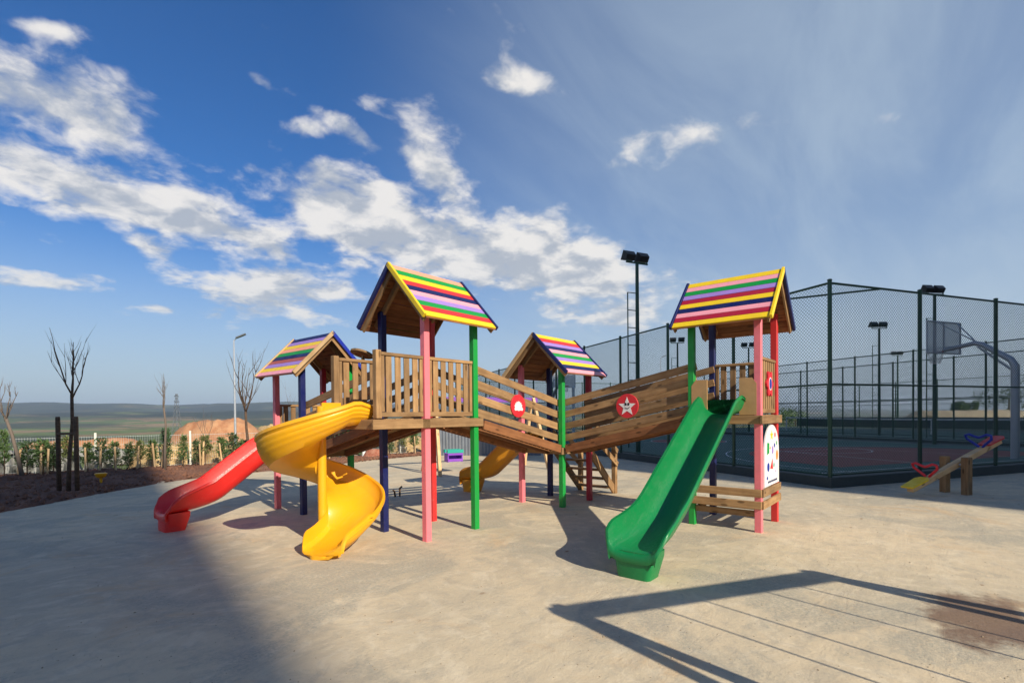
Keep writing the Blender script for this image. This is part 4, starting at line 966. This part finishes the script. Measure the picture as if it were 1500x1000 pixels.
def conifer_mesh(seed):
    rnd = random.Random(seed); cr_, st_ = MB(), MB(); H = rnd.uniform(1.0, 1.25)
    st_.tube([(0, 0, -.05), (rnd.uniform(-.02, .02), 0, H * .6), (rnd.uniform(-.03, .03), 0, H * .95)], [.018, .012, .005], 6)
    nb = 46
    for i in range(nb):
        t = (i + .5) / nb; z = H * (.10 + (seed % 4) * .07 + (.86 - (seed % 4) * .07) * t); r = (.215 + .06 * math.sin(t * 2.6 + seed)) * (1.02 - t * .62) * rnd.uniform(.6, 1.25); a = i * 2.4 + rnd.uniform(-.4, .4)
        up = rnd.uniform(.25, .9); tip = Vector((r * math.cos(a), r * math.sin(a), r * up)); base = Vector((0, 0, z))
        for j in range(15):
            s = (j + 1) / 15; p = base + tip * s + Vector([rnd.uniform(-.02, .02) for _ in range(3)])
            d = (tip.normalized() + Vector([rnd.uniform(-.9, .9) for _ in range(3)])).normalized() * rnd.uniform(.07, .13); sd_ = d.cross(Vector((rnd.uniform(-1, 1), rnd.uniform(-1, 1), rnd.uniform(-1, 1)))).normalized() * .019
            cr_.quad(p - sd_, p + d * .6 - sd_ * .8, p + d, p + d * .6 + sd_ * .8)
    return cr_, st_
CON = []
for i in range(5):
    cr_, st_ = conifer_mesh(i * 3 + 1); CON.append((cr_.mesh(LEAF[i % 3]), st_.mesh(W_BR)))
STK = [box_mesh(.82, .045, .045, W_RAW, .004), box_mesh(.95, .05, .05, W_RAW, .004)]
# along the hedge: x in the photograph -> place on the hedge line
def hedge_at_px(x, off=0.0):
    lo_, hi_ = -12, 26
    for _ in range(40):
        m_ = (lo_ + hi_) / 2; w = hedge_pt(m_, off) - CAM; xx = 750 + FPX * w.dot(right0) / w.dot(fwd0)
        if xx < x: lo_ = m_
        else: hi_ = m_
    return hedge_pt(m_, off)
xs = [-95, -60, -22, 5, 38, 62, 77, 98, 127, 148, 166, 188, 204, 222, 243, 268, 287, 300, 324, 341, 356, 379, 396, 418, 486, 505, 570, 590, 606]
def where(x): return 'in front of the concrete pipes' if x < 150 else 'in front of the boulders' if x < 190 else 'by the sand bank' if x < 400 else 'under the red-slide tower bridge' if x < 540 else 'seen between the navy and pink posts'
for i, x in enumerate(xs):
    p = hedge_at_px(x, random.uniform(-.12, .12)); cm, sm = CON[i % 5]
    root = thing('conifer_shrub', 'young feathery conifer ' + where(x), 'conifer', (p.x, p.y, .05), random.uniform(0, 6.28), 'row of young conifers along the fence'); root.scale = (random.uniform(.7, 1.15),) * 2 + (random.uniform(.72, 1.15),)
    link('crown', cm, None, root); link('trunk', sm, None, root)
    if i % 4 != 3:
        q = p + right0 * random.uniform(-.22, .22) - fwd0 * .16
        o = tag(link('tree_stake', STK[i % 2]), 'pale square stake beside a conifer ' + where(x), 'stake', 'pale stakes of the young conifers'); o.matrix_world = Matrix.Translation((q.x, q.y, .36)) @ Matrix.Rotation(random.uniform(-.08, .08), 4, 'X') @ Matrix.Rotation(random.uniform(-.10, .10), 4, 'Y') @ frame((0, 0, 1), (0, -1, 0))

def bare_tree(label, loc, H, fork, seed, lean=0.0, stakes=0, rad=.045, mt=None, spread=.5, nlimb=5):
    rnd = random.Random(seed); mt = mt or W_BR
    root = thing('bare_tree', label, 'tree', (loc.x, loc.y, .03), 0, None)
    tk, cr_ = MB(), MB(); L = right0 * lean
    top = Vector((0, 0, fork * H)) + L
    pts = [Vector((0, 0, -.1)), Vector((rnd.uniform(-.03, .03), rnd.uniform(-.03, .03), fork * H * .35)) + L * .3, Vector((rnd.uniform(-.05, .05), rnd.uniform(-.05, .05), fork * H * .7)) + L * .75, top]
    tk.tube(pts, [rad * 1.25, rad, rad * .85, rad * .8], 8)
    def limb(p, d, ln, r, lev):
        q = [p]; dd = d.copy(); n = 6
        for i in range(n):
            dd = (dd + Vector([rnd.uniform(-.14, .14) for _ in range(3)]) + Vector((0, 0, .12 if lev else .22))).normalized(); q.append(q[-1] + dd * ln / n)
        cr_.tube(q, [r * (1 - .80 * i / n) for i in range(n + 1)], 5 if lev else 6)
        if lev < 2:
            for _ in range(3 if lev == 0 else 2):
                i = rnd.randint(1, n - 1); s = Vector((rnd.uniform(-1, 1), rnd.uniform(-1, 1), rnd.uniform(.2, .9))).normalized()
                limb(q[i], (dd * .75 + s * .8).normalized(), ln * rnd.uniform(.35, .65), r * (.48 if lev else .5), lev + 1)
    for i in range(nlimb):
        a = i * 2 * math.pi / nlimb + rnd.uniform(-.4, .4); limb(top - Vector((0, 0, rnd.uniform(0, .12))), (Vector((math.cos(a), math.sin(a), 0)) * spread + Vector((0, 0, 1))).normalized(), H * (1 - fork) * rnd.uniform(.7, 1.0), rad * .46, 0)
    tk.build('trunk', mt, root, True); cr_.build('crown', mt, root, True)
    if stakes:
        for s in (-1, 1):
            q = loc + right0 * (s * .24) + fwd0 * (-.05 * s)
            o = tag(link('support_stake', None or _stake()), 'dark round stake propping the tallest bare tree', 'stake', 'dark stakes of the tallest bare tree'); o.location = (q.x, q.y, 0)
        board(root, 'tie_batten', right0 * -.24 + Vector((0, 0, 1.26)), right0 * .24 + Vector((0, 0, 1.26)), .05, .025, W_BR, tuple(fwd0))
    return root
_sk = []
def _stake():
    if not _sk: k = MB(); k.tube([(0, 0, -.1), (0, 0, 1.62), (0, 0, 1.66)], [.044, .044, .036], 10); _sk.append(k.mesh(W_BR, True))
    return _sk[0]
BRK = plain('bark_grey', (.17, .13, .10), .9)
bare_tree('tallest bare sapling between two dark stakes in the planting bed', gpt(100, 722), 3.65, .58, 5, .12, 1, .038, None, .55, 4)
bare_tree('leaning bare sapling with pale twigs beside a bushy stake', hedge_at_px(32, -.3), 2.75, .60, 11, -.45, 0, .045, BRK, .55, 4)
bare_tree('slender bare sapling with crooked pale top by the hedge', hedge_at_px(240, -.9), 2.95, .66, 23, 0, 0, .032, BRK, .30, 3)
bare_tree('dark bare sapling in front of the street lamp', hedge_at_px(366, -.2), 3.55, .50, 31, -.14, 0, .05, None, .33, 6)
bare_tree('small faint bare sapling before the orange earth mound', hedge_at_px(302, 2.5), 1.75, .45, 41, 0, 0, .022, BRK, .6, 4)
bare_tree('thin bare sapling behind the small tower with the red slide', hedge_at_px(432, 1.2), 2.4, .5, 47, 0, 0, .022, BRK, .5, 4)

# -- street lamps
def lamp(loc, H, label, rz):
    root = thing('street_lamp', label, 'street lamp', (loc.x, loc.y, terrain_z(loc)), rz, 'grey street lamps')
    k = MB(); k.tube([(0, 0, 0), (0, 0, H * .5), (0, 0, H)], [.065, .05, .032], 12); k.tube([(0, 0, H - .02), (.12, 0, H + .10), (.25, 0, H + .16)], [.028, .024, .022], 8); autosmooth(k.build('pole', STEEL, root), 60)
    k = MB(); k.loft([[(x, y * .09, H + .13 + .38 * (x - .2) + z) for y, z in ((-1, 0), (1, 0), (1.0, .06), (0, .10), (-1.0, .06))] for x in (.14, .36, .62)]); k.build('lantern', plain('lantern_grey', (.16, .17, .18), .5), root, fix=True)
lw = dpt(345, 650, 27.5); lw.z = 0
lamp(lw, 6.2, 'grey street lamp beyond the hedge by a bare tree', math.atan2(right0.y, right0.x))
lw2 = dpt(968, 560, 58); lw2.z = 0
lamp(lw2, 8.2, 'thin street lamp far beyond the courts', math.atan2(right0.y, right0.x))

# -- pylon on the plain
PYL = plain('pylon_steel', (.10, .11, .12), .6)
def pylon():
    p = dpt(259, 610, 420); p.z = 0; z = terrain_z(p); H = 45.0; H = (CAM.z - z) + 36 / FPX * 420
    root = thing('power_pylon', 'steel lattice power pylon far out on the plain', 'pylon', (p.x, p.y, z), .5)
    k = MB(); lv = [0, .18, .34, .48, .60, .70, .78, .86, .93, 1.0]; wd = lambda t: 2.6 * (1 - t) ** 1.3 + .5
    cs = ((-1, -1), (1, -1), (1, 1), (-1, 1))
    for t0, t1 in zip(lv, lv[1:]):
        for i, (sx, sy) in enumerate(cs):
            a = Vector((sx * wd(t0) / 1, sy * wd(t0), t0 * H)); b = Vector((sx * wd(t1), sy * wd(t1), t1 * H)); k.tube([a, b], .22, 4)
            nx, ny = cs[(i + 1) % 4]; k.tube([a, (nx * wd(t1), ny * wd(t1), t1 * H)], .12, 3); k.tube([(nx * wd(t0), ny * wd(t0), t0 * H), b], .12, 3)
    k.build('lattice', PYL, root)
    for t, L in ((.70, 3.2), (.82, 2.8), (.93, 2.4)):
        k = MB(); k.tube([(-L, 0, t * H + .5), (L, 0, t * H + .5)], .2, 4); k.tube([(-L, 0, t * H + .5), (0, 0, t * H + 2)], .14, 4); k.tube([(L, 0, t * H + .5), (0, 0, t * H + 2)], .14, 4); k.build('cross_arm', PYL, root)
pylon()

# -- earth mound, sand bank, rubble behind the fence
def heap(name, label, cat, centre, ax, lx, ly, h, mt, seed, flat=.0, base=None, n=56, kind=None):
    mb = MB(); m_ = 30; d = Vector((ax.x, ax.y, 0)).normalized(); e = Vector((-d.y, d.x, 0))
    for i in range(n + 1):
        for j in range(m_ + 1):
            u_, v_ = -1 + 2 * i / n, -1 + 2 * j / m_; w = centre + d * (u_ * lx) + e * (v_ * ly)
            r = (abs(u_) ** 2.6 + abs(v_) ** 2.2) ** .5; f = max(0, min(1, (1 - r) * (2.2 if flat else 1.4))); f = f * f * (3 - 2 * f)
            sc = 4.0 / max(lx, ly) 
            z = f * h * (1 + .09 * noise.fractal(Vector((w.x * sc + seed, w.y * sc, 0)), 1, 2, 4)) + f * h * .05 * noise.fractal(Vector((w.x * sc * 4, w.y * sc * 4, seed)), 1, 2, 3)
            b0 = terrain_z(w) if base is None else base
            mb.v.append((w.x, w.y, b0 + z - .12))
    for i in range(n):
        for j in range(m_): q = i * (m_ + 1) + j; mb.f.append((q, q + m_ + 1, q + m_ + 2, q + 1))
    o = mb.build(name, mt, smooth=True); return tag(o, label, cat)
def earth(name, a, b, sc):
    mt, nt, bs = new_mat(name); v = OC(nt); n = N(nt, 'ShaderNodeTexNoise', inp={'Vector': v, 'Scale': sc, 'Detail': 9.0, 'Roughness': .7}).outputs[0]
    col(nt, bs, MIXC(nt, RAMP(nt, n, .35, .68), a, b)); bs.inputs['Roughness'].default_value = .95; bump(nt, bs, n, 1.0, .15 / sc); return mt
ORE = earth('orange_earth', (.40, .17, .075), (.52, .28, .14), .35); SAND = earth('ochre_sand', (.46, .29, .12), (.60, .42, .20), 2.2)
c = dpt(318, 612, 115); c.z = 0
heap('earth_mound', 'flat-topped mound of orange earth on the plain', 'mound', c, right0, 13, 9, -terrain_z(c) + .9, ORE, 3.3, 0)
c = dpt(418, 612, 130); c.z = 0
heap('earth_mound', 'lower paler tail of earth beside the orange mound', 'mound', c, right0, 9, 7, -terrain_z(c) - .6, SAND, 5.3, 1)
c = dpt(120, 612, 80); c.z = 0
heap('earth_mound', 'long low strip of bare orange soil on the plain', 'mound', c, right0, 11, 5, -terrain_z(c) - 1.7, ORE, 8.3, 1)
for i, (x0, x1, h) in enumerate(((186, 300, .95), (292, 395, .85), (560, 625, .9))):
    a, b = hedge_at_px(x0, 2.2), hedge_at_px(x1, 2.2); cc = (a + b) / 2
    heap('sand_bank', ['tallest ochre sand bank behind the conifer hedge', 'ochre sand bank behind the hedge below the street lamp', 'ochre sand bank beyond the yard between tower posts'][i], 'sand bank', cc, b - a, (b - a).length * .56, 1.5, h, SAND, 2.1 + i * 3, 1)
ST = earth('grey_stone', (.20, .20, .185), (.36, .35, .32), 3.0)
def rock(p, r, seed):
    bm = bmesh.new(); bmesh.ops.create_icosphere(bm, subdivisions=2, radius=1)
    for v in bm.verts:
        v.co *= r * (1 + .35 * noise.noise(v.co * 1.3 + Vector((seed, 0, 0)))); v.co.z *= .75
    me = bpy.data.meshes.new('rock'); bm.to_mesh(me); bm.free(); me.materials.append(ST); o = link('boulder', me); o.location = p
    return tag(o, 'pale grey boulder piled behind the white wire fence', 'boulder', 'boulders behind the wire fence')
rnd = random.Random(4)
for i in range(16):
    x = rnd.choice((168, 172, 176, 180, 164)) + rnd.uniform(-9, 9); p = hedge_at_px(x, 1.6 + rnd.uniform(0, .7)); rock((p.x, p.y, rnd.uniform(.0, .6)), rnd.uniform(.09, .17), i)
CONC = earth('pipe_concrete', (.25, .25, .235), (.38, .37, .34), 4.0)
for i, x in enumerate((-20, 22, 62, 98, 122)):
    p = hedge_at_px(x, 2.0); k = MB(); R0, R1, Lp = .52, .43, .9; n = 28
    ang = math.atan2(fwd0.y, fwd0.x) + .35; d = Vector((math.cos(ang), math.sin(ang), 0)); e = Vector((-d.y, d.x, 0))
    ring = lambda rr, t: [tuple(d * t + e * rr * math.cos(2 * math.pi * j / n) + Vector((0, 0, rr * math.sin(2 * math.pi * j / n)))) for j in range(n)]
    k.loft([ring(R0, 0), ring(R0, Lp), ring(R1, Lp), ring(R1, 0), ring(R0, 0)], True, False)
    o = autosmooth(k.build('concrete_pipe', CONC, fix=True), 50); o.location = (p.x, p.y, R0 - .38); tag(o, 'concrete drain pipe section lying behind the white wire fence', 'pipe', 'concrete pipes behind the wire fence')
# small yellow sprinkler cap on the bed
p = gpt(148, 708); rt = thing('sprinkler_cap', 'small yellow cap on a stalk in the planting bed', 'sprinkler', (p.x, p.y, .05))
k = MB(); k.tube([(0, 0, -.05), (0, 0, .10)], .03, 10); k.build('stalk', S_YEL, rt); k = MB(); k.tube([(0, 0, .09), (0, 0, .12), (0, 0, .20), (0, 0, .215)], [.05, .10, .13, .11], 16); autosmooth(k.build('cap', S_YEL, rt), 50)
k = MB(); p = gpt(1492, 690); k.box((0, 0, .03), .22, .12, .07); o = k.build('paper_litter', WHITE); o.location = (p.x - .1, p.y, 0); o.rotation_euler = (.1, .05, .6); tag(o, 'crumpled white litter against the court kerb', 'litter')
heap('rubble_heap', 'small heap of red brick rubble by the white bollard', 'rubble', gpt(548, 670), right0, .55, .35, .42, earth('brick_rubble', (.30, .09, .05), (.42, .20, .13), 9), 4, 0, .02, 24)

# -- far trees: leafy clumps
def leafy(label, loc, H, Wd, seed, mt, nl=1500, ls=.16):
    rnd = random.Random(seed); root = thing('leafy_tree', label, 'tree', loc, 0); tk, cr_ = MB(), MB()
    tk.tube([(0, 0, -.3), (0, 0, H * .55)], [.03 * H, .015 * H], 6)
    cl = [(Vector((rnd.uniform(-.5, .5) * Wd, rnd.uniform(-.5, .5) * Wd, H * rnd.uniform(.32, .85))), rnd.uniform(.18, .34) * Wd) for _ in range(11)]
    for _ in range(nl):
        c_, r = rnd.choice(cl); d = Vector((rnd.gauss(0, 1), rnd.gauss(0, 1), rnd.gauss(0, 1))).normalized(); p = c_ + d * r * rnd.uniform(.5, 1.05)
        a = Vector((rnd.gauss(0, 1), rnd.gauss(0, 1), rnd.gauss(0, 1))).normalized(); b = a.cross(d).normalized(); s = ls * rnd.uniform(.6, 1.3)
        cr_.quad(p - a * s, p + b * s * .5, p + a * s, p - b * s * .5)
    tk.build('trunk', W_BR, root); cr_.build('crown', mt, root)
    return root
for i, (x, dep, H, Wd, lb) in enumerate(((1478, 75, 6.2, 6.5, 'dark rounded tree behind the basketball pole'), (1405, 70, 3.4, 1.6, 'narrow dark shrub beyond the tennis net, beside a second one'), (1422, 71, 3.1, 1.5, 'second narrow dark shrub beyond the tennis net'), (1165, 95, 4, 5, 'low bushy tree on the slope behind the picture panel'), (1030, 120, 4, 6, 'low bushy tree far behind the star bridge'))):
    w = dpt(x, 600, dep); w.z = 0; w.z = max(terrain_z(w), -2.2); leafy(lb, w, H, Wd, i + 3, LEAF[1 if i < 3 else 0])
w = dpt(1420, 600, 68); w.z = 0
heap('sand_bank', 'long pale bank of bare earth beyond the tennis court', 'sand bank', w, right0 + fwd0 * .1, 10, 5, 1.7, earth('pale_earth', (.30, .25, .17), (.42, .36, .25), 1.0), 9, 1, 0.0)

# -- the air: one even, very thin haze round the whole place
mt = bpy.data.materials.new('air'); mt.use_nodes = True; nt = mt.node_tree; nt.nodes.clear()
pv = N(nt, 'ShaderNodeVolumePrincipled', inp={'Color': (.68, .82, 1.0, 1), 'Density': .00015, 'Anisotropy': .1}); om = N(nt, 'ShaderNodeOutputMaterial'); nt.links.new(pv.outputs[0], om.inputs['Volume'])
k = MB(); k.box((CAM.x, CAM.y, 90), 19000, 19000, 320); o = struct(k.build('haze', mt), 'stuff')
